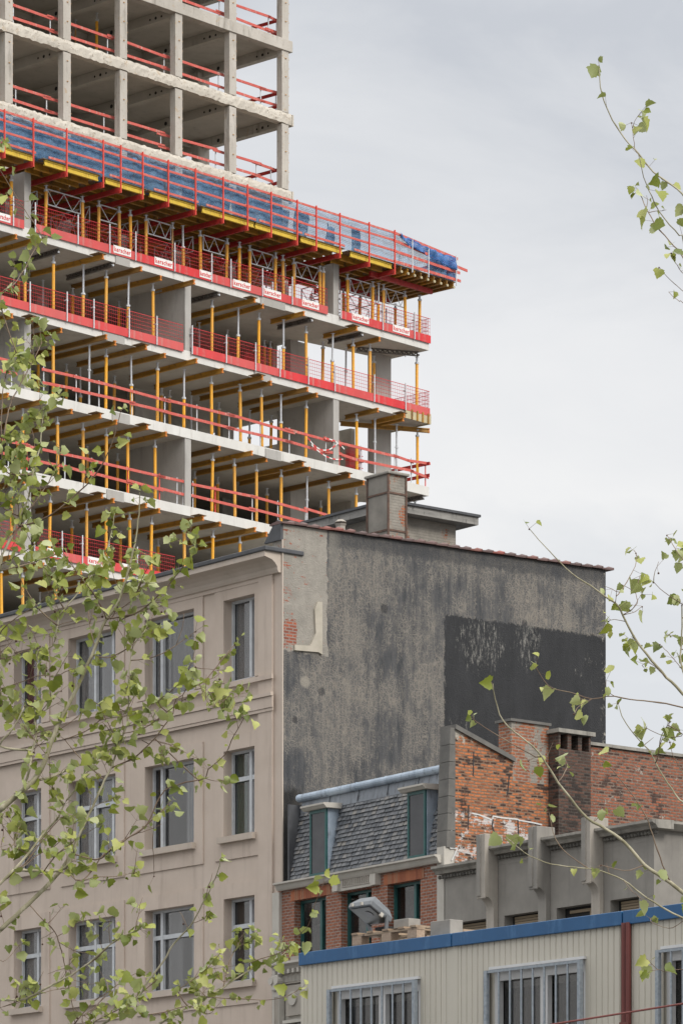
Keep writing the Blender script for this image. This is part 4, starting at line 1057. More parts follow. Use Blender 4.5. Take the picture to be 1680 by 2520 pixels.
bf_part(MB().box(cu0-0.07, cu1+0.07, 0.48, cv1+0.07, cz1+0.001, cz1+0.07), 'capstone', M_STONED, bevel=0.02, parent=ch)
rust = mottled('rusted_iron', (0.07,0.045,0.035), (0.14,0.08,0.055), 9, 0.8)
for zz in (cz1-0.45, cz1-1.32):
    m = MB(); m.box(cu0-0.03, cu1+0.02, 0.53, 0.549, zz, zz+0.045); m.box(cu0-0.03, cu0-0.013, 0.5495, cv1+0.01, zz, zz+0.045); bf_part(m, 'iron_band', rust, parent=ch)
for (uu, vv) in ((cu0-0.02, 0.54), (cu1+0.0, 0.54), (cu0-0.02, cv1)): bf_part(MB().box(uu-0.02, uu+0.02, vv-0.02, vv+0.02, cz0, cz1-0.002), 'corner_iron', rust, parent=ch)
# roof penthouse behind
pv = 2.2; pu0 = BF.u(960, pv); pu1 = BF.u(1121, pv); pvb = BF.vfor(pu0, 770)
pz = BF.zu(BF.u(1100,pv), 1272, pv)
ph = bf_part(MB().box(pu0, pu1, pv, pvb-0.5, ATOP, pz-0.17), 'roof_penthouse', cem_brick('penthouse_render', 0.60, (2.1,3,4.4)))
wf = mottled('weathered_wood', (0.17,0.165,0.155), (0.30,0.29,0.27), 3, 0.8, stretch=(0.6,0.6,8), dirt=(0.08,0.08,0.075))
bf_part(MB().box(pu0-0.35, pu1+0.42, pv-0.35, pvb, pz-0.165, pz+0.02), 'fascia', wf, parent=ph)
bf_part(MB().box(pu0-0.40, pu1+0.46, pv-0.40, pvb, pz+0.021, pz+0.08), 'roof_felt', M_LEAD, parent=ph)
# little chimney pot and a loose slab on the roof
vu = BF.u(838, 1.0); vz = BF.zu(vu, 1296, 1.0)
bf_part(MB().tube([(vu,1.0,ATOP),(vu,1.0,vz),(vu,1.0,vz+0.06),(vu,1.0,vz+0.07)],[0.11,0.11,0.14,0.09],10), 'chimney_pot', M_STONE)
bf_part(MB().tube([(vu,1.0,vz+0.10),(vu,1.0,vz+0.16)],[0.14,0.07],10), 'pot_cowl', M_STONE)
# ------------------------------------------------------------------ mansard house
CF = Frame(1078, 86.3, -6000)
hs = fthing(CF, 'mansard_house', 'narrow brick house with slate mansard, two green framed dormers and a bare brick firewall', 'house')
cL = CF.u(673, -0.05)
zco = CF.z(1066, 2103.5, -0.2)      # cornice top
slope = CF.z(680, 2172, -0.2)
w3 = [(CF.u(724), CF.u(802), CF.z(802,2200), CF.z(790,2345)), (CF.u(839), CF.u(914), CF.z(914,2189), CF.z(790,2345)), (CF.u(953), CF.u(1034), CF.z(1034,2164), CF.z(790,2345))]
hd = sum(w[2] for w in w3)/3
low = [(w[0], w[1], w[3]-3.6, w[3]-1.4) for w in w3] + [(w[0], w[1], w[3]-7.2, w[3]-4.9) for w in w3]
zb0 = CF.z(680, 2370)
cR = CF.u(1076)
m = MB().wall(cL+0.1, cR, zb0, zco-0.05, [(w[0], w[1], w[3], hd) for w in w3], 0, 0.2)
m.build('brick_wall', M_BRICKC, hs, fix=False)
m = MB().wall(cL+0.1, cR, 0, zb0, low, 0.03, 0.2); m.build('lower_wall', M_CREAM, hs, fix=False)
M_SOLD = brick('soldier_course', [(0.40,0.15,0.075), (0.27,0.09,0.055), (0.22,0.10,0.07)], (0.30,0.25,0.21), sc=1)
# soldier courses: real upright bricks over the outer windows
rs = random.Random(8)
bs = NT('loose_brick'); bs.col(bs.ramp(bs.island(), [(0,(0.24,0.08,0.045)),(0.6,(0.38,0.14,0.07)),(1,(0.30,0.15,0.09))])); bs.rough(0.9)
for wi in (0, 2):
    w = w3[wi]; m = MB(); x = w[0]-0.12
    while x < w[1]+0.12: m.box(x, x+0.062, -0.015, 0.02, hd+0.002, hd+0.23+rs.uniform(-.01,.01)); x += 0.075
    m.build('soldier_course', bs.m, hs)
# left and right pilaster strips
MB().box(CF.u(672,-0.05), CF.u(689,-0.05), -0.08, 0.3, 0, zco-0.19).build('pilaster', M_CREAM, hs)
MB().box(CF.u(1076.5,-0.02), CF.u(1094,-0.02), -0.04, 0.3, 0, CF.z(1085, 2085, -0.02)).build('pilaster', M_CREAM, hs)
# cornice
xl = CF.u(671,-0.22); xr = CF.u(1069,-0.22)
MB().prism([(0.3,zco-0.17),(-0.10,zco-0.17),(-0.13,zco-0.13),(-0.16,zco-0.06),(-0.22,zco-0.04),(-0.22,zco),(0.3,zco)], xl, xr, 'x').build('cornice', M_CREAM, hs)
# little entablature over the middle window
a, b = CF.u(822,-0.1), CF.u(928,-0.1)
e = MB().box(a+0.2, b-0.2, -0.08, -0.002, hd+0.02, zco-0.175).build('entablature', M_CREAM, hs)
for x0, x1 in ((a, a+0.2), (b-0.2, b)): MB().box(x0, x1, -0.16, -0.002, hd+0.02, zco-0.172).build('console', M_CREAM, hs)
m = MB()
k = a+0.30
while k < b-0.32: m.box(k, k+0.035, -0.10, -0.082, hd+0.12, hd+0.27); k += 0.08
m.box(a+0.28, b-0.26, -0.095, -0.0815, hd+0.085, hd+0.105).build('fluting', M_STONE, e)
for wi, w in enumerate(w3):
    x0, x1, zt, zb_ = w[0], w[1], hd, w[3]; y = 0.17
    f = MB(); fw = 0.06
    f.box(x0, x0+fw, y, y+0.06, zb_, zt); f.box(x1-fw*0.5, x1, y, y+0.06, zb_, zt); f.box(x0+fw, x1-fw*0.5, y, y+0.06, zt-0.06, zt); f.box(x0+fw, x1-fw*0.5, y, y+0.06, zb_, zb_+0.07)
    mid = x0 + (x1-x0)*0.66; f.box(mid-0.04, mid+0.04, y-0.01, y+0.055, zb_+0.07, zt-0.06)
    win = f.build('window', M_TEAL, hs)
    MB().box(x0+0.03, x1-0.02, y+0.062, y+0.068, zb_, zt).build('pane', M_GLASSD, win)
    c = MB(); n = 22
    for q in range(n+1):
        xx = x0+(x1-x0)*q/n; yy = y+0.25+0.05*math.sin(q*1.3+wi); c.v += [(xx, yy, zb_), (xx+0.06*math.sin(q), yy, zt-0.25-0.3*abs(math.sin(q*0.35+wi)))]
        if q: c.f.append((2*q-2, 2*q, 2*q+1, 2*q-1))
    c.build('net_curtain', M_BLIND, win, fix=False)
    MB().box(x0-0.06, x1+0.06, -0.06, 0.2, zb_-0.09, zb_-0.002).build('sill', M_STONE, hs)
for w in low: 
    win = MB().box(w[0], w[1], 0.2, 0.23, w[2], w[3]).build('window', M_TEAL, hs); MB().box(w[0]+0.08, w[1]-0.08, 0.19, 0.198, w[2]+0.1, w[3]-0.1).build('pane', M_GLASSD, win)
# mansard slope with real slates
v0, v1 = 0.22, 0.58
zt_ = CF.z(1079, 1899, v1); zm0 = zco + 0.002
mL = CF.u(714, v0); mR = CF.u(1077, v0)
H = zt_ - zm0
zz = 0.30
nv = Vector((0, -H, -(v1-v0))).normalized()
m = MB(); m.prism([(v0+0.02,zm0),(v1+0.02,zt_),(v1+0.3,zt_),(v1+0.3,zm0)], mL, mR, 'x'); m.build('roof_core', M_LEAD, hs)
sl = NT('slates'); sl.col(sl.mix(sl.math('MULTIPLY', sl.noise(9,5,0.7),0.25), sl.ramp(sl.island(), [(0,(0.065,0.072,0.082)),(0.4,(0.115,0.122,0.134)),(0.8,(0.17,0.175,0.182)),(1,(0.23,0.215,0.195))]), (0.07,0.07,0.072))); sl.rough(0.6); sl.bump(sl.noise(30,4,0.7),0.3,0.006)
m = MB(); nr = 17; rh = (H-zz)/nr; sw = 0.165
d1 = CF.u(763,0.25); d1b = CF.u(809,0.25)
dorm = [(CF.u(768.5,0.24), CF.u(809.5,0.24)), (CF.u(1009,0.24), CF.u(1053,0.24))]
for r_ in range(nr):
    za = zm0 + rh*r_ ; x = mL - (sw/2 if r_ % 2 else 0)
    while x < mR:
        xa, xb = max(mL, x+0.006), min(mR, x+sw-0.006); x += sw*rs.uniform(0.96,1.04)
        if xb-xa < 0.03: continue
        zc_ = za+rh/2
        if any(da-0.02 < (xa+xb)/2 < db+0.06*(zc_-zm0) and zc_ < zm0+1.62 for da, db in dorm): continue
        fa = (za-zm0)/H; fb = (za+rh*1.25-zm0)/H
        ya, yb = v0+(v1-v0)*fa-0.036+rs.uniform(-.008,.006), v0+(v1-v0)*fb-0.002
        jz = rs.uniform(-.008,.008)
        m.face([(xa,ya,za+jz),(xb,ya+rs.uniform(-.003,.003),za+jz),(xb,yb,za+rh*1.2),(xa,yb,za+rh*1.2)])
        m.face([(xa,ya,za+jz),(xa,ya+0.026,za+jz-0.002),(xb,ya+0.026,za+jz-0.002),(xb,ya,za+jz)])
m.build('slate_roof', sl.m, hs, fix=False)
# zinc apron under the gutter
f0 = (H-zz)/H; m = MB(); y0 = v0+(v1-v0)*f0-0.03; n = 5
for k in range(n):
    a = mL+(mR-mL)*k/n; b = mL+(mR-mL)*(k+1)/n-0.01
    m.box(a, b, 0,0.001,0,0.001) if False else m.face([(a,y0,zm0+H*f0-0.03),(b,y0,zm0+H*f0-0.03),(b,v1-0.03,zt_),(a,v1-0.03,zt_)])
    MB().bar((b,y0-0.01,zm0+H*f0),(b,v1-0.04,zt_),0.02,0.02).build('standing_seam', M_ZINCD, hs)
m.build('zinc_apron', M_ZINCD, hs, fix=False)
gz = zt_ + 0.03; gy = v1-0.06
gL = CF.u(735, gy)
MB().tube([(gL,gy,gz),(mR-0.0,gy,gz)], 0.088, 14).build('gutter', M_ZINC, hs, smooth=False)
for k in range(6):
    x = gL+0.05+(mR-gL-0.1)*k/5; MB().tube([(x-0.012,gy,gz),(x+0.012,gy,gz)], 0.095, 14).build('gutter_joint', M_ZINC, hs)
MB().box(mL-0.0, mR, gy+0.05, gy+1.0, gz-0.05, gz+0.02).build('roof_deck', M_ZINCD, hs)
MB().box(mL-0.06, mL-0.004, v0-0.03, v0+0.5, zm0, zm0+H*0.93).build('side_flashing', M_LEAD, hs)
# dormers
for (da, db), (zt, zb_) in zip(dorm, ((CF.z(800,1992,0.1), CF.z(800,2146,0.2)), (CF.z(1040,1943,0.1), CF.z(1040,2103,0.2)))):
    zt = CF.z(CF.px(db,0.2)-2, 1990 if da < -2 else 1944, 0.2)
    y = 0.19
    bx = MB()
    vt = v0+(v1-v0)*(zt-zm0)/H
    bx.prism([(y+0.01,zm0+0.003),(y+0.01,zt),(vt+0.03,zt),(v0+0.03,zm0+0.003)], da-0.045, db+0.02, 'x')
    dm = bx.build('dormer', M_ZINC, hs)
    f = MB(); fw = 0.06
    f.box(da, da+fw, y-0.03, y+0.009, zm0+0.02, zt); f.box(db-fw, db, y-0.03, y+0.009, zm0+0.02, zt); f.box(da+fw, db-fw, y-0.03, y+0.009, zt-0.07, zt); f.box(da+fw, db-fw, y-0.03, y+0.009, zm0+0.02, zm0+0.13)
    f.build('frame', M_TEAL, dm)
    MB().box(da+fw, db-fw, y-0.012, y-0.002, zm0+0.13, zt-0.07).build('pane', mottled('dormer_screen', (0.035,0.036,0.04), (0.055,0.056,0.06), 3, 0.25), dm)
    MB().prism([(y-0.10,zt+0.003),(y-0.15,zt+0.05),(y-0.18,zt+0.07),(y-0.18,zt+0.11),(vt+0.1,zt+0.13),(vt+0.1,zt+0.003)], da-0.15, db+0.12, 'x').build('hood', M_CREAM, dm)
# firewall with bare brick, stone edge and chimney stacks
FF = Frame(1119, 86.2, 13247)
ang_fc = FF.ang - CF.ang
offc = CF.O; d_ = FF.O - CF.O
offu, offv = d_.dot(CF.U), d_.dot(CF.V)
def ff_part(m, name, mat, parent=None, bevel=0):
    o = m.build(name, mat, parent or hs, bevel=bevel)
    if parent is None: o.location = (offu, offv, 0); o.rotation_euler = (0, 0, ang_fc)
    return o
def fw_extra(t, p, c):
    # pale lime patch near the sloping cap, whitewash low down, black flue streaks
    f = t.step(t.noise(1.6, 6, 0.75, t.map((1,1,1.2),(1,0,2.0))), 0.60, 0.62)
    zc_ = FF.z(1180, 1830)
    up = t.math('MULTIPLY', t.step(p[2], zc_-0.35, zc_+0.3), t.step(p[0], 1.3, 0.5))
    f2 = t.step(t.math('ADD', t.noise(2.5, 6, 0.75), t.math('MULTIPLY', up, 0.28)), 0.70, 0.74)
    c = t.mix(t.math('MAXIMUM', t.math('MULTIPLY', f, t.step(p[0], 2.5, 3.5)), f2), c, (0.36,0.33,0.28))
    zl_ = FF.z(1200, 2010)
    ww = t.math('MULTIPLY', t.step(p[2], zl_+0.12, zl_-0.05), t.step(p[0], 2.3, 2.0))
    wn2 = t.step(t.noise(2.8, 6, 0.8, t.map((1,1,1.4),(3,3,3))), 0.49, 0.55)
    c = t.mix(t.math('MULTIPLY', t.math('MULTIPLY', ww, wn2), 0.8), c, (0.55,0.54,0.53))
    return c
M_FW = brick('firewall_brick', [(0.60,0.18,0.055), (0.24,0.075,0.035), (0.40,0.20,0.10)], (0.20,0.15,0.11), (0.03,0.022,0.02), 0.9, msize=0.016, extra=fw_extra, jit=0.07)
M_FW2 = brick('far_brick', [(0.42,0.12,0.055), (0.20,0.065,0.04), (0.24,0.14,0.09)], (0.20,0.16,0.13), (0.05,0.033,0.027), 0.85, msize=0.016, jit=0.05, extra=lambda t,p,c: t.mix(t.step(t.noise(1.8, 6, 0.8, t.map((1,1,1),(7,0,2))), 0.60, 0.63), c, (0.33,0.29,0.25)))
M_GREYST = plaster('grey_edge_stone', (0.10,0.097,0.09), (0.16,0.153,0.14), (0.08,0.075,0.07), 0.4, 3)
z_a = FF.z(1119, 1795); u_b = FF.u(1262); z_b = FF.z(1262, 1876)
u_c = FF.u(1350); u_d = FF.u(1453); u_x = FF.u(1760); z_d = FF.z(1455, 1838)
ff_part(MB().prism([(0,2),(u_b,2),(u_b,z_b),(0,z_a)], 0.0, 0.42, 'y'), 'firewall', M_FW)
z_s1 = FF.z(1262, 1776)
s1 = ff_part(MB().box(FF.u(1258), u_c, 0.001, 0.42, z_b-0.4, z_s1), 'chimney', cem_brick('stack_brick', 0.47, (0,3.1,5.4)))
ff_part(MB().box(FF.u(1258)-0.06, u_c+0.03, -0.05, 0.48, z_s1+0.002, z_s1+0.06), 'capstone', M_GREYST, parent=s1)
ff_part(MB().box(FF.u(1262)+0.0, u_c+0.3, 0.004, 0.41, 2, z_b-0.402), 'firewall', M_FW)
zc2 = FF.z(1380, 1797, -0.33); ca = FF.u(1374, -0.33); cb = FF.u(1453, -0.33)
s2 = ff_part(MB().box(ca, cb, -0.33, 0.45, 2, zc2-0.40), 'chimney', M_BRICKD)
for q in range(4):
    a = ca+(cb-ca)*q/3.0; w_ = 0.11
    ff_part(MB().box(max(ca, a-w_/2), min(cb, a+w_/2), -0.33, 0.45, zc2-0.399, zc2-0.06), 'flue_pier', M_BRICKD, parent=s2)
ff_part(MB().box(ca+0.02, cb-0.02, -0.05, 0.1, zc2-0.399, zc2-0.06), 'flue_core', M_DARK, parent=s2)
ff_part(MB().box(ca-0.06, cb+0.08, -0.40, 0.50, zc2-0.058, zc2+0.03), 'capstone', M_STONED, parent=s2)
ff_part(MB().prism([(u_c+0.28,2),(u_x,2),(u_x,z_d+0.02),(u_c+0.28,z_d)], 0.008, 0.43, 'y'), 'garden_wall', M_FW2)
m = MB(); x = cb+0.01; k = 0
while x < u_x: m.box(x, min(x+0.9,u_x)-0.006, -0.05, 0.48, z_d+0.022+rs.uniform(0,.012), z_d+0.09+rs.uniform(0,.02)); x += 0.9
ff_part(m, 'wall_coping', M_STONED)
# faded sprayed outlines low on the firewall
wl1 = mottled('sprayed_white', (0.50,0.50,0.49), (0.62,0.62,0.61), 9, 0.9); bl1 = mottled('sprayed_black', (0.02,0.02,0.02), (0.04,0.04,0.045), 9, 0.9)
def spray(pts, mat, w, name):
    q = [(FF.u(1060+a*.3954), FF.z(1060+a*.3954, 1760+b*.3954)) for a, b in pts]; m = MB()
    for (a, b), (c, d) in zip(q, q[1:]): m.bar((a,-0.003,b),(c,-0.003,d),w,0.004,up=(0,1,0))
    ff_part(m, name, mat)
spray([(255,612),(300,622),(345,640),(382,655),(385,630),(440,640),(540,650),(545,655),(640,672),(690,684)], wl1, 0.03, 'spray_line')
spray([(385,648),(380,690),(395,740)], bl1, 0.035, 'spray_line'); spray([(540,655),(545,770)], bl1, 0.03, 'spray_line')
spray([(135,600),(132,660),(120,830),(165,830),(130,905)], wl1, 0.025, 'spray_line'); spray([(235,560),(230,715)], bl1, 0.025, 'spray_line'); spray([(265,230),(262,380)], bl1, 0.03, 'soot_line'); spray([(485,380),(475,500)], bl1, 0.03, 'soot_line')
# sloping cap and stone front edge
m = MB(); m.prism([(-0.02,z_a-0.0),(u_b+0.02,z_b-0.0),(u_b+0.02,z_b+0.10),(-0.02,z_a+0.10)], -0.06, 0.47, 'y'); ff_part(m, 'sloping_cap', M_GREYST)
zt1 = CF.z(1107, 1786, 0.0); zb1 = CF.z(1097, 2084, -0.05)
xa, xb = CF.u(1083, 0.15), CF.u(1108, 0.15)
m = MB(); i = 0
n = 7
for k in range(n):
    f0, f1 = k/n, (k+1)/n - 0.004
    zA, zB = zb1+(zt1-zb1)*f0, zb1+(zt1-zb1)*f1
    def yy(f): return -0.06+0.28*f
    xl0 = xa-0.10*(1-f0)*0; 
    m.prism([(offv-0.13-0.10*(1-f0), zA), (offv-0.13-0.10*(1-f1), zB), (offv-0.003, zB), (offv-0.003, zA)], CF.u(1082, offv-0.14), CF.u(1107, offv-0.14), 'x')
m.build('edge_stones', M_GREYST, hs)

MB().box(CF.u(690), cR, 5.8, 5.9, 0, zco).build('rear_wall', M_BRICKC, hs)
MB().box(CF.u(690), cR-0.05, 0.5, 5.8, zm0-0.2, zm0-0.05).build('attic_floor', M_DARK, hs)
MB().box(cL+0.1, cR, 1.6, 1.65, 0, zco-0.3).build('inner_wall', M_BLIND, hs)
# ornate shopfront cornice low on the left
x0, x1 = CF.u(664,-0.2), CF.u(772,-0.2)
zo = CF.z(680, 2371, -0.2)
sc_ = MB().prism([(0.0,zo-0.16),(-0.12,zo-0.16),(-0.16,zo-0.09),(-0.26,zo-0.05),(-0.26,zo),(0.0,zo+0.02)], x0, cR, 'x').build('shop_cornice', M_CREAM, hs)
m = MB(); k = x0+0.12
while k < x1+1.0: MB().box(k, k+0.08, -0.20, 0.0, zo-0.26, zo-0.165).build('dentil', M_CREAM, sc_); k += 0.19
MB().box(x0+0.14, cR, -0.06, 0.028, zo-0.48, zo-0.262).build('frieze_band', M_STONE, sc_)
m = MB(); k = x0+0.34
while k < x0+2.4: m.box(k, k+0.028, -0.08, -0.061, zo-0.44, zo-0.30); k += 0.055
m.build('fluting', M_CREAM, sc_)
cp = MB().box(x0+0.06, x0+0.32, -0.22, -0.0, zo-0.62, zo-0.265).build('capital', M_CREAM, hs, bevel=0.03)
for sx in (0.08, 0.30): MB().tube([(x0+sx,-0.25,zo-0.40),(x0+sx,0.0,zo-0.40)], 0.085, 12).build('volute', M_CREAM, cp)
pl = MB().box(x0+0.10, x0+0.30, -0.16, 0.0, 0.2, zo-0.622).build('shop_pilaster', M_CREAM, hs)
m = MB()
for q in range(3): m.box(x0+0.125+q*0.055, x0+0.155+q*0.055, -0.175, -0.161, zo-3, zo-0.75)
m.build('fluting', M_STONE, pl)
MB().box(x0+0.42, x0+1.1, -0.05, 0.028, zo-1.2, zo-0.52).build('relief_panel', M_STONE, hs)
MB().tube([(x0+0.72,-0.09,zo-0.82),(x0+0.72,-0.051,zo-0.82)], 0.16, 14).build('rosette', M_CREAM, hs)
for zq in (1.30, 1.42, 1.62): MB().box(x0+0.38, x0+1.2, -0.12, 0.028, zo-zq-0.07, zo-zq).build('moulding', M_CREAM, hs)

# ------------------------------------------------------------------ grey stone building with stepped piers
DF = Frame(1095, 85.9, -6500)
M_STN2 = plaster('dull_grey_stone', (0.20,0.188,0.17), (0.26,0.245,0.22), (0.09,0.085,0.078), 0.5, 2.0)
gs = fthing(DF, 'stone_building', 'low grey stone building with projecting piers and dark soot under its cornice', 'building')
dR = DF.u(1608)
wz = DF.z(1160, 2266); 
zc1 = DF.z(1100, 2129, -0.15); zc2_ = DF.z(1215, 2083, -0.2)
p_us = [DF.u(1173,-0.36), DF.u(1300.5,-0.36), DF.u(1431,-0.36)]
pw = 0.26
wbot = DF.z(1260, 2252)
segd = [(0.0, p_us[0]+pw*0.5, zc1-0.12), (p_us[0]+pw*0.5, dR, zc2_-0.15)]
hl = []
for a, b in ((0.15, p_us[0]-0.12), (p_us[0]+pw+0.2, p_us[1]-0.05), (p_us[1]+pw+0.2, p_us[2]-0.05), (p_us[2]+pw+0.2, dR-0.45)):
    hl.append((a, b, wbot-1.6, wbot))
lowh = [(a, b, wbot-5.2, wbot-3.0) for a, b, _, _ in hl]
MB().wall(0.0, dR, 0, zc1-0.16, hl+lowh, 0, 0.28).build('front_wall', M_STN2, gs, fix=False)
MB().box(p_us[0]+pw*0.5, dR-0.002, 0.0, 0.28, zc1-0.158, zc2_-0.10).build('parapet', M_STN2, gs)
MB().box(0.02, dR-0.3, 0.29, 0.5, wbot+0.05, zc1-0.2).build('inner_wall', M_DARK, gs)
# right return, receding
m = MB(); m.box(dR-0.28, dR+0.003, 0.002, 7.0, 0, zc2_-0.1); m.build('return_wall', M_STN2, gs)
MB().box(0.4, dR-0.3, 0.55, 6.9, zc1-0.6, zc1-0.5).build('flat_roof', M_LEAD, gs)
# cornices with a sooty bead course
def dcorn(u0, u1, z, d, nm='cornice', ret=False):
    pr = [(0.3,z-0.16),(-d*0.45,z-0.16),(-d*0.6,z-0.10),(-d*0.95,z-0.06),(-d,z-0.05),(-d,z),(0.3,z+0.02)]
    c = MB().prism(pr, u0, u1, 'x').build(nm, M_STONED, gs)
    m = MB(); k = u0+0.05
    while k < u1-0.08: m.ball((k+0.04, -0.045, z-0.225), 0.045, 6); k += 0.105
    m.build('bead_course', M_BEADS, c)
    return c
M_BEADS = plaster('sooty_stone', (0.07,0.065,0.06), (0.16,0.15,0.13), (0.02,0.02,0.018), 0.8, 6)
dcorn(-0.22, p_us[0]-0.004, zc1, 0.22)
dcorn(p_us[0]+pw+0.004, p_us[1]-0.004, zc2_, 0.26); dcorn(p_us[1]+pw+0.004, p_us[2]-0.004, zc2_, 0.26); dcorn(p_us[2]+pw+0.004, dR+0.26, zc2_, 0.26)
MB().prism([(dR-0.1,zc2_-0.16),(dR+0.12,zc2_-0.16),(dR+0.26,zc2_-0.05),(dR+0.26,zc2_-0.001),(dR-0.1,zc2_-0.001)], 0.301, 7.0, 'y').build('cornice', M_STONED, gs)
for u, tp, bt_ in zip(p_us, (2055, 2036, 2013), (2213, 2190, 2176)):
    zt = DF.zu(u, tp, -0.36); zb_ = DF.zu(u, bt_, -0.36)
    pr = [(-0.36, zt), (-0.36, zb_)]
    for q in range(1, 9):
        a = math.pi/2*q/8; pr.append((-0.36+0.0+0.24*(1-math.cos(a)) , zb_ - 0.0 + 0.06 - 0.06 - 0.30*(1-math.cos(math.pi/2-a))*0 + (-0.02 if q == 1 else 0) + 0.0 - 0.0 if False else zb_+0.05*math.sin(a*2) - 0.28*(1-math.sin(math.pi/2-a)) ))
    pr += [(-0.12, zb_-0.30), (-0.12, 0.0), (0.0-0.002, 0.0), (-0.002, zc1-0.5), (-0.002, zt-0.35), (0.10, zt-0.35), (0.10, zt)]
    # underside: a scooped quarter circle from the face back to the stem
    pr = [(-0.36, zt), (-0.36, zb_), (-0.335, zb_-0.02)]
    for q in range(0, 9):
        a = math.pi/2*q/8; pr.append((-0.32+0.20*math.sin(a), zb_+0.02-0.26*(1-math.cos(a))))
    pr += [(-0.12, zb_-0.6), (-0.12, 0.0), (-0.002, 0.0), (-0.002, zt-0.28), (0.12, zt-0.28), (0.12, zt)]
    MB().prism(pr, u, u+pw, 'x').build('pier', M_STONE if u != p_us[1] else M_STN2, gs, bevel=0.012)
    MB().box(u+0.01, u+0.13, -0.385, -0.362, zb_+0.05, zt-0.01).build('pier_fillet', M_STN2, gs)
M_SHUT = mottled('wooden_shutter', (0.22,0.17,0.11), (0.32,0.25,0.17), 3, 0.7, stretch=(0.5,1,14))
for k, (a, b, z0, z1) in enumerate(hl + lowh):
    y = 0.18
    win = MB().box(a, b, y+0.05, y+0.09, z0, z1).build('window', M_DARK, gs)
    if k != 2:
        m = MB()
        for q in range(5): m.box(a+0.12, b, y-0.0+0.004*q, y+0.045, z1-0.02-0.055*(q+1), z1-0.03-0.055*q)
        m.build('shutter', M_SHUT, win)
    else:
        m = MB().box(a+0.2, b, y, y+0.045, z1-0.12, z1-0.06).box((a+b)/2+0.25, (a+b)/2+0.30, y, y+0.045, z1-0.5, z1-0.121); m.build('frame', M_SHUT, win)

# ------------------------------------------------------------------ site cabins
M_PANEL = NT('cabin_panel'); _p = M_PANEL.xyz()
_st = M_PANEL.step(M_PANEL.noise(2.2, 6, 0.75, M_PANEL.map((5,5,0.25))), 0.52, 0.8)
_c = M_PANEL.ramp(M_PANEL.noise(0.8, 4, 0.6), [(0.3,(0.44,0.415,0.355)),(0.7,(0.50,0.47,0.405))])
M_PANEL.col(M_PANEL.mix(M_PANEL.math('MULTIPLY', _st, 0.25), _c, (0.26,0.23,0.18))); M_PANEL.rough(0.5); M_PANEL = M_PANEL.m
M_BLUE = mottled('blue_trim', (0.005,0.062,0.165), (0.010,0.085,0.215), 2.0, 0.35, dirt=(0.04,0.13,0.27), stretch=(1,1,0.4))
M_BAR = mottled('weathered_zinc_bar', (0.20,0.23,0.26), (0.31,0.345,0.38), 30, 0.5, metal=0.2)
M_PIPE = mottled('red_brown_pipe', (0.10,0.022,0.018), (0.14,0.032,0.026), 3, 0.5)
M_PVC = mottled('white_pvc', (0.50,0.50,0.50), (0.58,0.58,0.58), 5, 0.4)
M_BLOCKC = mottled('brown_curtain', (0.035,0.022,0.016), (0.075,0.05,0.038), 5, 0.9, stretch=(5,1,0.3))
ctop = EF.z(741, 2347); cbb = EF.z(741, 2378)
joints = [EF.u(741), EF.u(1118), EF.u(1538), EF.u(1538)+2.6, EF.u(1538)+5.2]
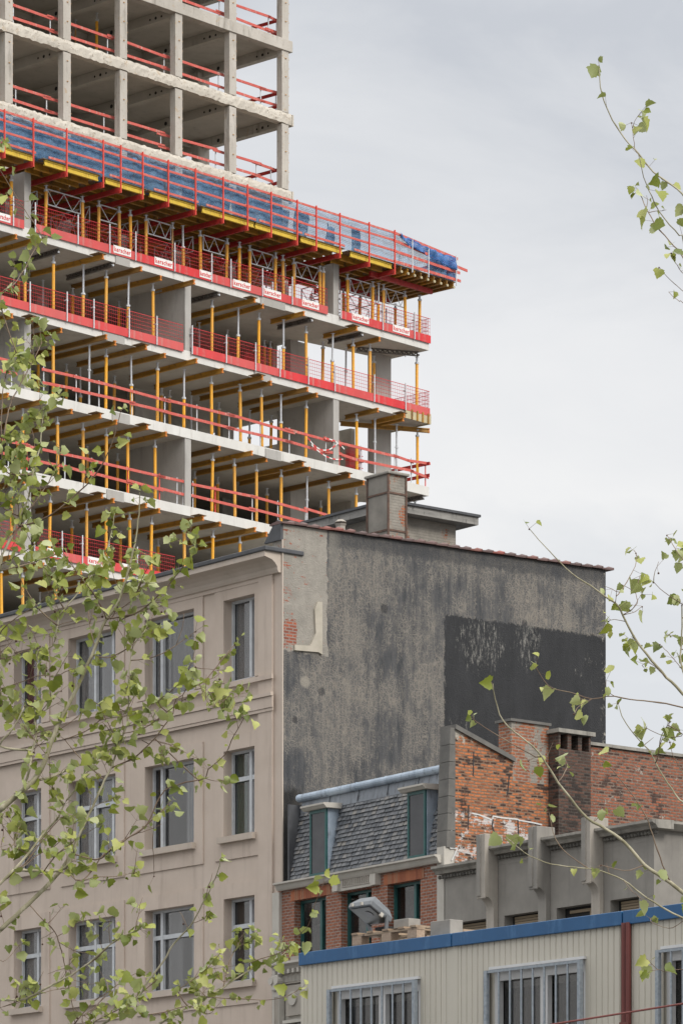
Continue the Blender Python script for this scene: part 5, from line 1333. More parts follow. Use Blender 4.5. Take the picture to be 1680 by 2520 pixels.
def cabin(k, u0, u1, win, z0=None, label='', first_top=True, zt=None):
    zt = zt or ctop; zz0 = z0
    t = fthing(EF, 'site_cabin', label, 'site cabin', u0, 0, zz0, 'stacked site cabins with blue roof trims')
    L = u1-u0; Hc = zt-zz0
    holes = []
    if win:
        a, b, c, d = win; holes = [(a-u0, b-u0, c-zz0, d-zz0)]
    # trapezoid ribbed sheet: 80 mm pitch
    m = MB(); pitch = 0.078; n = int((L-0.06)/pitch)
    def col(x0, x1, za, zb2):
        # one pitch: broad flat, narrow groove
        g = pitch*0.24
        pts = [(x0, 0.0), (x1-g, 0.0), (x1-g*0.72, 0.008), (x1-g*0.28, 0.008), (x1, 0.0)]
        for (xa, ya), (xb, yb) in zip(pts, pts[1:]): m.face([(xa,ya,za),(xb,yb,za),(xb,yb,zb2),(xa,ya,zb2)])
    zpan = Hc-0.10
    for q in range(n):
        x0 = 0.03+pitch*q; x1 = x0+pitch
        if holes:
            ha, hb, hc, hd_ = holes[0]
            if x1 > ha and x0 < hb:
                col(x0, x1, 0.0, hc-0.03); col(x0, x1, hd_+0.035, zpan); continue
        col(x0, x1, 0.0, zpan)
    m.build('wall_panel', M_PANEL, t, fix=False)
    MB().box(0.012, L-0.012, 0.03, 6.0, 0.0, Hc-0.11).build('core', M_PANEL, t) if not holes else MB().wall(0.012, L-0.012, 0.0, Hc-0.11, holes, 0.03, 0.05).build('core', M_PANEL, t, fix=False)
    MB().box(0.0, 0.05, -0.004, 0.03, 0, Hc-0.10).build('corner_post', M_PANEL, t); MB().box(L-0.05, L-0.0, -0.004, 0.03, 0, Hc-0.10).build('corner_post', M_PANEL, t)
    MB().box(0.0, L-0.012, -0.035, 0.08, Hc-0.125, Hc).build('roof_trim', M_BLUE, t, bevel=0.006)
    MB().box(0.03, L-0.03, 0.081, 6.0, Hc-0.08, Hc-0.03).build('roof_sheet', M_STEEL, t)
    MB().box(0, 0.03, 0.081, 6.0, 0.0, Hc-0.03).build('end_wall', M_PANEL, t); MB().box(L-0.03, L, 0.081, 6.0, 0.0, Hc-0.03).build('end_wall', M_PANEL, t)
    MB().box(0.031, L-0.031, 5.9, 6.0, 0.0, Hc-0.1).build('end_wall', M_PANEL, t)
    if holes:
        a, b, c, d = holes[0]
        MB().box(a-0.02, b+0.03, -0.03, 0.012, d+0.004, d+0.03).build('window_head', M_PVC, t)
        f = MB(); y = 0.03; fw = 0.065
        f.box(a, a+fw, y, y+0.05, c, d); f.box(b-0.04, b, y, y+0.05, c, d); f.box(a+fw, b-0.04, y, y+0.05, d-0.10, d); f.box(a+fw, b-0.04, y, y+0.05, c, c+0.08)
        mid = a+(b-a)*0.55; f.box(mid-0.05, mid+0.05, y-0.01, y+0.045, c+0.08, d-0.10)
        wn2 = f.build('window', M_PVC, t)
        MB().box(a+0.02, b-0.02, y+0.052, y+0.058, c, d).build('pane', M_GLASSD, wn2)
        q = MB(); nn = 30
        for i in range(nn+1):
            x = a+(b-a)*i/nn; yy = 0.20+0.03*math.sin(i*1.7); q.v += [(x, yy, c), (x, yy, d)]
            if i and (i % 11 not in (0, 1, 2)): q.f.append((2*i-2, 2*i, 2*i+1, 2*i-1))
        q.build('curtain', M_BLOCKC, wn2, fix=False)
        gr = MB(); y0 = -0.07; gr.box(a-0.035, a+0.005, y0-0.01, y0+0.03, c-0.1, d-0.005); gr.box(b-0.01, b+0.03, y0-0.01, y0+0.03, c-0.1, d-0.005); gr.box(a+0.005, b-0.01, y0, y0+0.02, d-0.03, d-0.005); gr.box(a+0.005,b-0.01,y0,y0+0.02,c-0.1,c-0.07)
        MB().box(a+0.03, b-0.03, 0.10, 0.12, d-0.17, d).build('blind_box', M_CREAM, wn2)
        g_ = gr.build('window_grille', M_BAR, t)
        nb = 7
        for i in range(1, nb+1):
            x = a+(b-a)*i/(nb+1); MB().tube([(x, y0+0.01, c-0.07),(x, y0+0.01, d-0.03)], 0.0115, 8).build('bar', M_BAR, g_)
    return t
lo1 = EYE + (HY-2900)/FPX*40
wtop1 = EF.z(1029, 2413); wtop2 = EF.z(1435, 2362)
Hc = 2.75; zf = ctop-Hc
wd = wtop1
cabin(0, joints[0], joints[1], (EF.u(824), EF.u(1030), wd-1.25, EF.z(1029,2412)), zf, 'cream ribbed site cabin carrying the pallet and floodlight, barred window below')
cabin(1, joints[1], joints[2], (EF.u(1211), EF.u(1437), wtop2-1.25, EF.z(1436,2363)), zf, 'cream ribbed site cabin with barred window, directly left of the red-brown downpipe')
cabin(2, joints[2]+0.004, joints[3], (EF.u(1634), EF.u(1634)+1.2, wtop2-1.25, EF.z(1640,2338)), zf, 'cream ribbed site cabin cut by the right picture edge, right of the red-brown downpipe')
for k in range(2):
    cabin(3+k, joints[k], joints[k+1], (joints[k]+0.5, joints[k]+1.9, 1.6, 2.7), 0.02+0.45, 'lower cream site cabin hidden under the upper row, %s of two' % ('left','right')[k], zt=zf-0.03) if False else None
base = fthing(EF, 'site_cabin', 'ground level row of cream site cabins under the barred windows', 'site cabin', joints[0], 0, 0, 'stacked site cabins with blue roof trims')
MB().box(0, joints[3]-joints[0], 0, 6, 0.3, zf-0.02).build('wall_panel', M_PANEL, base); MB().box(-0.0, joints[3]-joints[0], -0.04, -0.001, zf-0.15, zf-0.02).build('roof_trim', M_BLUE, base); MB().box(0.1, joints[3]-joints[0]-0.1, 0.1, 5.9, 0.0, 0.299).build('plinth', M_STONED, base)
# downpipe
dp = fthing(EF, 'downpipe', 'red-brown twin downpipe between two cream cabins', 'downpipe', EF.u(1531,-0.03), -0.03, 0.02)
for x in (0.022, 0.078): MB().tube([(x,0,0),(x,0,ctop-0.13)], 0.026, 10).build('pipe', M_PIPE, dp)
MB().box(0.03, 0.07, -0.006, 0.0, 0.5, ctop-0.2).build('clip_strip', M_PVC, dp) if False else None
for q in range(5): MB().box(-0.01, 0.11, -0.031, -0.02, 1.2+q*0.9, 1.23+q*0.9).build('clip', M_PIPE, dp)
# pallet, blocks, floodlight
pz_ = ctop + 0.004
pu = EF.u(1018, 0.08) ; pallet = fthing(EF, 'pallet', 'worn wooden pallet lying on the cabin roof under the floodlight', 'pallet', EF.u(866,0.10), 0.10, pz_)
PLw = EF.u(1033-8, 0.10)-EF.u(866,0.10)
M_PAL = mottled('pallet_wood', (0.24,0.17,0.115), (0.38,0.29,0.20), 3, 0.8, stretch=(1,1,4), dirt=(0.13,0.095,0.07)); M_CHIP = mottled('chipboard', (0.26,0.185,0.13), (0.40,0.30,0.22), 60, 0.9)
for x in (0.0, PLw*0.46, PLw-0.14):
    for y in (0.0, 0.35, 0.7):
        MB().box(x, x+0.14, y, y+0.1, 0.024, 0.10).build('block', M_CHIP, pallet)
for y in (0.0, 0.35, 0.7): MB().box(0.0, PLw, y, y+0.1, 0.002, 0.022).build('skid', M_PAL, pallet); MB().box(-0.0, PLw+0.005, y, y+0.1, 0.101, 0.121).build('stringer', M_PAL, pallet)
for x in (0.0, PLw*0.24, PLw*0.48, PLw*0.72, PLw-0.09): MB().box(x, x+0.09, -0.01, 0.82, 0.1225, 0.142).build('deck_board', M_PAL, pallet)
M_CB = plaster('concrete_block', (0.20,0.187,0.168), (0.30,0.28,0.25), (0.24,0.22,0.20), 0.3, 5)
def cblock(px0, px1, py, v, dv, h, lab, zb_):
    u0, u1 = EF.u(px0, v), EF.u(px1, v)
    o = MB().box(0, u1-u0, 0, dv, 0, h).build('concrete_block', M_CB, None, bevel=0.006); o.location = EF.w(u0, v, zb_); o.rotation_euler = (0,0,EF.ang)
    tag(o, lab, 'block', 'concrete blocks on the cabin roof')
cblock(968, 1005, 0, 0.16, 0.15, 0.085, 'small flat concrete block lying on the pallet behind the floodlight', pz_+0.1425)
cblock(1058, 1107, 0, 0.08, 0.16, 0.15, 'larger concrete block standing on the cabin roof right of the pallet', ctop+0.004)
fl_v = 0.12; fu = EF.u(855, fl_v); fz = EF.z(855, 2235, fl_v)
fl = fthing(EF, 'floodlight', 'grey site floodlight tilted down over the edge of the pallet', 'floodlight', EF.u(905,0.25), 0.25, pz_+0.1425)
ou, ov, ozz = EF.u(855, fl_v)-EF.u(905,0.25), fl_v-0.25, fz-(pz_+0.1425)
A = Vector((ou, ov, ozz)); e1 = Vector((0.345,0,0.0)); e2 = Vector((0.0,0.26,-0.155)); nn = Vector((0,0.155,0.26)).normalized()
def quadbox(m, o, a, b, n, t0, t1, ia=0.0):
    c0 = [o+a*ia+b*ia+n*t0, o+a*(1-ia)+b*ia+n*t0, o+a*(1-ia)+b*(1-ia)+n*t0, o+a*ia+b*(1-ia)+n*t0]
    return c0
M_FLH = mottled('floodlight_housing', (0.09,0.10,0.11), (0.14,0.15,0.16), 8, 0.5, metal=0.0)
m = MB(); i = 0
r0 = [A, A+e1, A+e1+e2, A+e2]
r1 = [p + nn*0.05 for p in r0]
r2 = [A+e1*0.22+e2*0.12+nn*0.13, A+e1*0.88+e2*0.12+nn*0.13, A+e1*0.88+e2*0.85+nn*0.12, A+e1*0.22+e2*0.85+nn*0.12]
m.v = [tuple(p) for p in r0+r1+r2]
m.f = [(3,2,1,0)] + [(k,(k+1)%4,4+(k+1)%4,4+k) for k in range(4)] + [(4+k,4+(k+1)%4,8+(k+1)%4,8+k) for k in range(4)] + [(8,9,10,11)]
m.build('housing', M_FLH, fl, bevel=0.008)
gq = [A+e1*f+e2*g-nn*0.004 for f, g in ((0.08,0.08),(0.92,0.08),(0.92,0.92),(0.08,0.92))]
m = MB(); m.face(gq); m.face([q - nn*0.003 for q in gq][::-1]); m.build('lens', mottled('lens_glass', (0.03,0.032,0.03), (0.09,0.09,0.075), 4, 0.3), fl)
m = MB(); c_ = A+e1*0.6+e2*0.42-nn*0.008; m.tube([c_, c_-nn*0.004], 0.045, 14); m.build('lamp', mottled('lamp_ring', (0.05,0.05,0.055), (0.08,0.08,0.09), 5, 0.3), fl)
for f in (0.2, 0.62): 
    q = A+e1*f-nn*0.0+Vector((0,-0.008,0.02)); MB().bar(q, q+e1*0.07, 0.02, 0.03).build('clip', M_CREAM, fl)
q = A+e1*0.99+e2*0.5; MB().bar(q, q+e2*0.12, 0.02, 0.04).build('clip', M_CREAM, fl)
b0 = A+e1*1.02+e2*0.75+nn*0.03; foot = Vector((b0.x-0.02, b0.y+0.0, 0.005))
MB().bar(b0, foot, 0.02, 0.035).build('yoke_arm', M_FLH, fl); b1 = A-e1*0.02+e2*0.85+nn*0.03
MB().bar(Vector((b1.x+0.1,b1.y,0.008)), foot+Vector((0,0,0.003)), 0.035, 0.012).build('yoke_base', M_FLH, fl)
MB().bar(b1, Vector((b1.x+0.1,b1.y,0.01)), 0.02, 0.035).build('yoke_arm', M_FLH, fl)
MB().box(A.x+0.14, A.x+0.30, 0.10, 0.24, 0.012, 0.07).build('ballast_box', M_DARK, fl)
# steel cable crossing in front
cb_ = MB().tube([at(1340, 2525, 30), at(1480, 2503, 30), at(1680, 2471, 30), at(1900, 2434, 30), at(2200, 2382, 30)], 0.008, 8)
o = cb_.build('cable', M_PIPE); 
tag(o, 'thin red-brown cable sloping across the lower right corner before the cabins', 'cable')
# ------------------------------------------------------------------ plane trees in front
bk_ = NT('plane_bark'); bk_.col(bk_.mix(bk_.step(bk_.noise(9, 4, 0.6, bk_.map((1,1,0.5))), 0.45, 0.6), (0.24,0.22,0.14), (0.38,0.35,0.25))); bk_.rough(0.85)
tw_ = NT('twig_bark'); tw_.col(tw_.ramp(tw_.noise(5,3,0.6), [(0.3,(0.11,0.065,0.045)),(0.7,(0.25,0.19,0.13))])); tw_.rough(0.8)
lf = NT('plane_leaf')
_g = lf.n.new('ShaderNodeNewGeometry')
_top = lf.ramp(_g.outputs['Random Per Island'], [(0.0,(0.06,0.085,0.008)),(0.25,(0.14,0.17,0.016)),(0.6,(0.29,0.31,0.05)),(1.0,(0.47,0.47,0.17))])
_bot = lf.ramp(_g.outputs['Random Per Island'], [(0.0,(0.24,0.27,0.11)),(0.6,(0.34,0.37,0.17)),(1.0,(0.46,0.48,0.26))])
_c = lf.mix(_g.outputs['Backfacing'], _top, _bot)
_c = lf.mix(lf.math('MULTIPLY', lf.noise(60, 3, 0.6), 0.3), _c, (0.20,0.26,0.06))
lf.col(_c); lf.rough(0.55)
_tr = lf.n.new('ShaderNodeBsdfTranslucent'); lf.l.new(lf.mix(0.5, _c, (0.36,0.42,0.04)), _tr.inputs[0])
_mx = lf.n.new('ShaderNodeMixShader'); _mx.inputs[0].default_value = 0.25
lf.l.new(lf.b.outputs[0], _mx.inputs[1]); lf.l.new(_tr.outputs[0], _mx.inputs[2]); lf.l.new(_mx.outputs[0], lf.out.inputs[0])
bud = mottled('bud_orange', (0.35,0.14,0.03), (0.50,0.24,0.06), 30, 0.8)
frm = mottled('seed_ball', (0.05,0.025,0.02), (0.10,0.05,0.035), 60, 0.95)
LO = [(0.0,0.0),(0.20,-0.06),(0.38,0.01),(0.50,0.09),(0.48,0.20),(0.53,0.32),(0.57,0.45),(0.45,0.52),(0.40,0.60),(0.36,0.71),(0.24,0.80),(0.12,0.92),(0.0,1.05)]
def leaf(m, base, d, nrm, size, fold=0.3, curl=0.3, rr=None):
    d = d.normalized(); s = d.cross(nrm).normalized(); n = s.cross(d).normalized()
    i = len(m.v); mid = [0.0, 0.2, 0.45, 0.75, 1.05]
    def P(x, y): return base + (s*x + d*y + n*(abs(x)*fold - curl*y*y*0.5))*size
    m.v += [tuple(P(0, y)) for y in mid]
    for sg in (1, -1):
        j = len(m.v); out = LO[1:-1]
        m.v += [tuple(P(sg*x*rr.uniform(0.88,1.12), y+rr.uniform(-.03,.03))) for x, y in out]
        # bands joining the midrib to the outline
        ids = [j+k for k in range(len(out))]
        fs = [(i, ids[0], ids[1], i+1), (i+1, ids[1], ids[2]), (i+1, ids[2], ids[3], ids[4]), (i+1, ids[4], i+2), (i+2, ids[4], ids[5], ids[6]), (i+2, ids[6], ids[7], i+3), (i+3, ids[7], ids[8], ids[9]), (i+3, ids[9], ids[10], i+4)]
        for f in fs: m.f.append(f if sg == 1 else f[::-1])
def grow(name_lab, base_xy, Y0, mains, twigs, seed, leaf_px, trunk_r, dens, twl=(35,95), label='', grp=None, limb_to=None, ptwig=0.55, keep=None, cl=(1,2,2,3,3)):
    r = random.Random(seed)
    t = thing('plane_tree', label, 'tree', (base_xy[0], base_xy[1], 0.0))
    org = Vector((base_xy[0], base_xy[1], 0))
    trunk = MB(); top = Vector((0, 0, 3.3))
    trunk.tube([(0,0,-0.05),(0.02,0,0.4),(0.0,0.03,1.5),top], [trunk_r*1.3, trunk_r, trunk_r*0.85, trunk_r*0.7], 14).build('trunk', bk_.m, t, smooth=True)
    big = MB(); small = MB(); lv = MB(); fruits = []
    def leafcluster(P, ahead, n):
        for _ in range(n):
            pd = Vector((r.uniform(-1,1), r.uniform(-0.6,0.6), r.uniform(-0.75,0.6))) + ahead*0.5
            pl = r.uniform(0.015, 0.07); q = P + pd.normalized()*pl
            small.tube([P, q], [0.0012, 0.001], 3, False)
            d = (pd.normalized()*0.6 + Vector((r.uniform(-.8,.8), r.uniform(-.9,.9), r.uniform(-1.2,0.25)))).normalized()
            nr = Vector((r.uniform(-1,1), r.uniform(-1.1,-0.0) if r.random() < .6 else r.uniform(0.0,1), r.uniform(-.3,1.2)))
            leaf(lv, q, d, nr, leaf_px/FPX*Y0*r.choice((0.25,0.32,0.4,0.46,0.52,0.58,0.64,0.72,0.84)), r.uniform(0.0,0.9), r.uniform(-0.1,0.8), r)
    reg = []            # every point wood already passes through, so each new branch starts on one
    def px_of(P): q = P + org; return (HX + q.x/q.y*FPX, HY - (q.z-EYE)/q.y*FPX)
    def register(Q, R=None):
        for k, q in enumerate(Q): reg.append((*px_of(q), q))
    def path3(pts, yj):
        dy = r.uniform(-0.6,0.6); a0, b0 = pts[0]
        near = min(reg, key=lambda g: (g[0]-a0)**2 + (g[1]-b0)**2) if reg else None
        y = near[2].y + org.y if near else Y0
        out = [at(a, b, y + dy*k/max(1,len(pts)-1)) - org for k, (a, b) in enumerate(pts)]
        if near:
            dist = math.hypot(near[0]-a0, near[1]-b0)
            if dist < 14: out[0] = near[2].copy()
            else: out.insert(0, near[2].copy())
        return out
    def resample(P, n):
        L = [0]
        for a, b in zip(P, P[1:]): L.append(L[-1]+(b-a).length)
        out = []
        for k in range(n+1):
            x = L[-1]*k/n
            for i in range(len(P)-1):
                if x <= L[i+1] or i == len(P)-2:
                    f = (x-L[i])/max(1e-6, L[i+1]-L[i]); 
                    # smooth through neighbours
                    p0 = P[max(i-1,0)]; p1 = P[i]; p2 = P[i+1]; p3 = P[min(i+2,len(P)-1)]
                    out.append(0.5*((2*p1)+(p2-p0)*f+(2*p0-5*p1+4*p2-p3)*f*f+(3*p1-p0-3*p2+p3)*f*f*f)); break
        return out, L[-1]
    for pts, ra, rb_ in limb_to or []:
        P = [top*0.97] + [at(*p) - org for p in pts]
        Q, L = resample(P, 24); big.tube(Q, [ra+(rb_-ra)*k/24 for k in range(25)], 10); register(Q[6:])
    for lst, main in ((mains, True), (twigs, False)):
        for ent in lst:
            pts, r0, r1, dn = ent
            P = path3(pts, 0.5 if main else 0.9)
            n = max(4, int(sum((b-a).length for a, b in zip(P, P[1:]))/0.045))
            Q, L = resample(P, n); r0 *= 1.18; r1 *= 1.3
            R = [(r0+(r1-r0)*k/n)*(1.25 if (k % 5 == 0 and not main) else 1.0) for k in range(n+1)]
            Q = [Q[0]] + [q + Vector((r.uniform(-1,1), 0, r.uniform(-1,1)))*0.0022 for q in Q[1:]]
            (big if r0 > 0.0065 else small).tube(Q, R, 8 if r0 > 0.0065 else 5); register(Q)
            k = 1
            while k <= n:
                f = k/n; ahead = (Q[k]-Q[k-1]).normalized()
                pp = px_of(Q[k])
                if r.random() < dn*dens*(0.35+0.65*(1 - min(1, R[k]/0.02))):
                    leafcluster(Q[k], ahead, r.choice(cl))
                if r.random() < dn*ptwig*0.35 and -40 < pp[0] < 1720:
                    # a side twig
                    side = Vector((r.uniform(-1,1), r.uniform(-.5,.5), r.uniform(-.3,1))).normalized()
                    dd = (ahead*0.8 + side*0.9).normalized(); ll = r.uniform(*twl)/FPX*Y0
                    S = [Q[k]]
                    for s_ in range(4): dd = (dd + Vector((r.uniform(-.25,.25), r.uniform(-.2,.2), r.uniform(-.15,.25)))).normalized(); S.append(S[-1]+dd*ll/4)
                    if keep is None or keep(px_of(S[-1])):
                        small.tube(S, [0.0026,0.0023,0.002,0.0017,0.0013], 4)
                        for s_ in (2,3,4):
                            if r.random() < 0.75*dn+0.15: leafcluster(S[s_], dd, r.choice(cl) if s_ < 4 else r.choice(cl)+1)
                        if r.random() < 0.22:
                            e = S[3]+Vector((r.uniform(-.01,.01),0,-r.uniform(.03,.06))); small.tube([S[3], e], 0.0009, 3, False); fruits.append((e, r.uniform(0.006,0.0085)))
                k += 1
            leafcluster(Q[-1], (Q[-1]-Q[-2]).normalized(), max(cl) if dn > 0.1 else 1)
            if r.random() < 0.5: fruits.append((Q[-1]+Vector((0,0,-0.004)), 0.0055))
    o_ = len(big.v); big.mark(1); big.v += small.v; big.f += [tuple(q+o_ for q in f) for f in small.f]
    big.build('branches', [bk_.m, tw_.m], t, smooth=True, fix=False)
    lv.build('foliage', lf.m, t, fix=False, smooth=True)
    fm = None
    for c, rad in fruits:
        if fm is None: fo = MB().ball((0,0,0), 1.0, 8).build('seed_ball', frm, t, smooth=True); fm = fo
        else: fo = fm.copy(); COL.objects.link(fo)
        fo.parent = t; fo.location = c; fo.scale = (rad, rad, rad)
    return t
def sc(pts, x0, y0, s): return [(x0+a*s, y0+b*s) for a, b in pts]
A_ = lambda *p: sc(p, 0, 1100, .2296)
B_ = lambda *p: sc(p, 260, 1380, .2296)
C_ = lambda *p: sc(p, 0, 1600, .2296)
D_ = lambda *p: sc(p, 200, 1980, .3444)
T_ = lambda *p: sc(p, 0, 760, .3571)
L_ = lambda *p: sc(p, 0, 1860, .4592)
mainsL = [
 (C_((0,1710),(200,1540),(340,1420),(440,1270),(500,1130),(550,990),(600,860),(660,720),(740,580),(810,440),(890,270),(950,130),(1010,0)) + A_((1120,1880),(1260,1680),(1320,1500),(1370,1340),(1440,1050),(1490,700),(1500,480)), 0.0155, 0.0025, 0.35),
 (C_((670,2352),(830,2030),(900,1870),(980,1710),(1060,1540),(1120,1390),(1200,1240),(1280,1000),(1320,900),(1370,740),(1380,400)) + B_((260,1100),(310,900),(440,730)), 0.009, 0.002, 0.55),
 (L_((0,930),(190,760),(330,610),(400,480)) , 0.0125, 0.0095, 0.15),
 (C_((150,2352),(350,2130),(460,1970),(620,1800),(690,1650),(780,1530),(850,1430),(960,1280)), 0.0075, 0.003, 0.5),
 (C_((340,1420),(480,1380),(600,1340),(800,1250),(950,1190),(1120,1100),(1220,1040)), 0.0075, 0.004, 0.4),
 (C_((240,1490),(320,1280),(340,1100),(385,920),(375,700),(400,550),(395,380),(410,240)) + A_((400,2200),(560,2140),(620,1900),(650,1790),(830,1570),(1000,1350),(1120,1180),(1200,900),(1225,700)), 0.0068, 0.002, 0.6),
 (A_((0,1320),(20,1170),(120,970),(190,770),(300,560),(340,350),(400,100),(440,0)) + T_((280,900),(300,700)), 0.0085, 0.002, 0.6),
 (D_((160,1568),(390,1400),(480,1260),(580,1130),(660,1000),(770,880),(850,740),(930,590),(980,470),(990,400)), 0.007, 0.002, 0.28),
 (D_((560,1568),(700,1480),(860,1400),(1000,1320),(1130,1230),(1240,1170),(1400,1100),(1480,1040)), 0.007, 0.002, 0.7),
 (L_((0,1310),(130,1305),(300,1220),(440,1140),(560,1040),(640,980),(750,930)), 0.0068, 0.002, 0.45),
]
twigsL = [
 (A_((60,1120),(210,850),(300,690),(420,530),(520,380),(600,200),(640,0)), 0.005, 0.002, 0.7),
 (A_((240,870),(400,800),(540,730),(700,610),(930,400),(1060,240),(1160,60)) + T_((790,870),(830,700)), 0.005, 0.0018, 0.5),
 (A_((20,1250),(150,1180),(290,1100),(420,1000)), 0.003, 0.0016, 0.8),
 (A_((20,1310),(250,1270),(480,1190),(640,1130)), 0.004, 0.0016, 0.8),
 (A_((1170,1840),(1080,1700),(940,1490),(820,1340),(700,1170),(640,1060)), 0.004, 0.0016, 0.7),
 (A_((650,1740),(590,1550),(570,1400),(600,1250)), 0.004, 0.0016, 0.7),
 (A_((600,1930),(480,1800),(380,1690),(230,1450),(215,1340)), 0.004, 0.0016, 0.6),
 (A_((1190,1920),(1300,1850),(1440,1790),(1568,1740)), 0.003, 0.002, 0.6),
 (A_((1000,2150),(960,1900),(945,1600),(970,1300)), 0.0035, 0.0015, 0.7),
 (A_((1240,1800),(1400,1660),(1520,1440)), 0.003, 0.0015, 0.6),
 (B_((40,650),(300,570),(430,490),(540,400),(680,250),(800,110),(860,0)) + [(466,1355),(476,1345)], 0.0045, 0.0018, 0.75),
 (B_((40,650),(120,510),(200,300),(240,130)), 0.0035, 0.0016, 0.6),
 (B_((300,330),(400,180),(480,20)), 0.0025, 0.0016, 0.6),
 (B_((230,1740),(250,1400),(250,1250)), 0.004, 0.0016, 0.8),
 (B_((20,1040),(250,930),(420,760)), 0.0035, 0.0016, 0.7),
 (B_((440,1050),(640,980),(820,860),(960,760)), 0.003, 0.0016, 0.65),
 (B_((80,2200),(300,2120),(400,2030),(500,1940),(620,1780),(720,1640),(740,1500),(820,1450),(900,1290)), 0.0042, 0.002, 0.6),
 (B_((900,1400),(1000,1330),(1090,1260),(1180,1150),(1290,1010),(1380,900)), 0.0035, 0.0016, 0.6),
 (B_((530,1730),(700,1590),(850,1480)), 0.003, 0.0016, 0.6),
 (B_((200,1890),(400,1800),(560,1700)), 0.003, 0.0016, 0.6),
 (B_((1000,2352),(1100,2240),(1280,2080),(1360,1900),(1430,1780),(1490,1680)), 0.0038, 0.0018, 0.75),
 (B_((390,1920),(650,1960),(850,2060),(990,2120)), 0.0022, 0.0012, 0.0),
 (B_((1130,1560),(1280,1490)), 0.002, 0.0014, 0.7),
 (B_((560,1520),(700,1400),(900,1200),(960,1130)), 0.003, 0.0016, 0.8),
 (C_((690,1650),(590,1520),(540,1390),(530,1150)), 0.0035, 0.0016, 0.5),
 (C_((1120,1390),(980,1270),(850,1150),(690,960)), 0.0032, 0.002, 0.35),
 (C_((690,960),(900,880),(1040,780),(1100,700)), 0.003, 0.0018, 0.5),
 (C_((1280,1000),(1200,870),(1120,700),(1120,550)), 0.0035, 0.0016, 0.7),
 (C_((0,1030),(100,900),(200,740),(260,600)), 0.007, 0.003, 0.5),
 (C_((440,2352),(600,2200),(780,2060)), 0.0035, 0.002, 0.4),
 (C_((200,2352),(400,2200),(560,2120),(700,2010)), 0.0032, 0.0018, 0.45),
 (C_((0,100),(150,60),(300,0)), 0.003, 0.0016, 0.8),
 (C_((0,400),(150,370),(400,280),(600,280),(700,230),(880,180)), 0.0032, 0.0018, 0.6),
 (C_((0,600),(100,480),(180,350)), 0.003, 0.0016, 0.5),
 (C_((385,920),(560,880),(680,830),(850,700)), 0.0026, 0.0014, 0.3),
 (C_((490,1130),(300,870),(170,640),(80,580)), 0.003, 0.0014, 0.4),
 (C_((160,2100),(150,1950),(90,1800)), 0.0025, 0.0014, 0.6),
 (C_((20,2150),(35,1950),(20,1790)), 0.0025, 0.0014, 0.3),
 (C_((1050,2250),(1200,2130),(1400,2000),(1568,1880)) + B_((600,2500),(780,2400),(1000,2352)), 0.0042, 0.003, 0.35),
 (D_((0,550),(150,370),(260,280),(400,200),(520,100),(620,0)), 0.004, 0.0025, 0.35),
 (D_((0,560),(100,520),(260,515),(380,490)), 0.0025, 0.0012, 0.5),
 (D_((0,1530),(100,1450),(190,1330),(170,1250)), 0.003, 0.0016, 0.7),
 (D_((1020,1310),(1050,1150),(1110,1020),(1190,900)), 0.0035, 0.0016, 0.8),
 (D_((900,1400),(1080,1390),(1330,1400),(1480,1370)), 0.003, 0.0014, 0.5),
 (D_((300,1460),(450,1330),(560,1240)), 0.003, 0.0016, 0.8),
 (D_((700,1330),(860,1210),(960,1100),(1000,1060)), 0.003, 0.0016, 0.7),
 (D_((540,100),(510,280),(520,410),(520,510)), 0.002, 0.0012, 0.0),
 (D_((0,1190),(100,1110),(200,1010),(300,950)), 0.0035, 0.002, 0.6),
 (D_((450,1500),(620,1480),(760,1440),(900,1500)), 0.0035, 0.0018, 0.85),
 (D_((80,1568),(240,1480),(330,1440)), 0.0035, 0.0018, 0.9),
 (L_((230,880),(290,940),(330,1050),(360,1200),(385,1320),(400,1437)), 0.003, 0.0018, 0.5),
 (L_((400,1437),(500,1320),(560,1280),(700,1180)), 0.0035, 0.0018, 0.7),
 (L_((0,700),(60,640),(150,560),(240,430),(330,330)), 0.0038, 0.002, 0.4),
 (L_((0,1100),(40,1090),(100,1020)), 0.002, 0.0012, 0.2),
 (T_((20,1100),(60,700),(130,540),(230,350),(290,230)), 0.0045, 0.0018, 0.75),
 (T_((0,1130),(10,900),(20,560),(60,400)), 0.004, 0.0018, 0.9),
 (T_((0,480),(60,380),(110,300)), 0.002, 0.0014, 0.9),
 (sc([(0,1110),(100,1000),(180,880),(230,780),(290,680)], 0, 340, .3571), 0.0035, 0.0016, 0.6),
 ([(-20,380),(0,352),(6,345)], 0.002, 0.0012, 0.5),
 ([(614,2372),(650,2358),(690,2345),(712,2330),(738,2300),(757,2280),(768,2250)], 0.003, 0.0014, 0.8),
 ([(0,1240),(30,1180),(50,1120)], 0.003, 0.0016, 0.9), ([(0,1560),(40,1520),(90,1490),(140,1440)], 0.0035, 0.0016, 0.7),
 ([(60,1800),(110,1740),(150,1700)], 0.003, 0.0016, 0.5), ([(0,2480),(60,2460),(120,2440),(180,2430)], 0.003, 0.0016, 0.8),
]
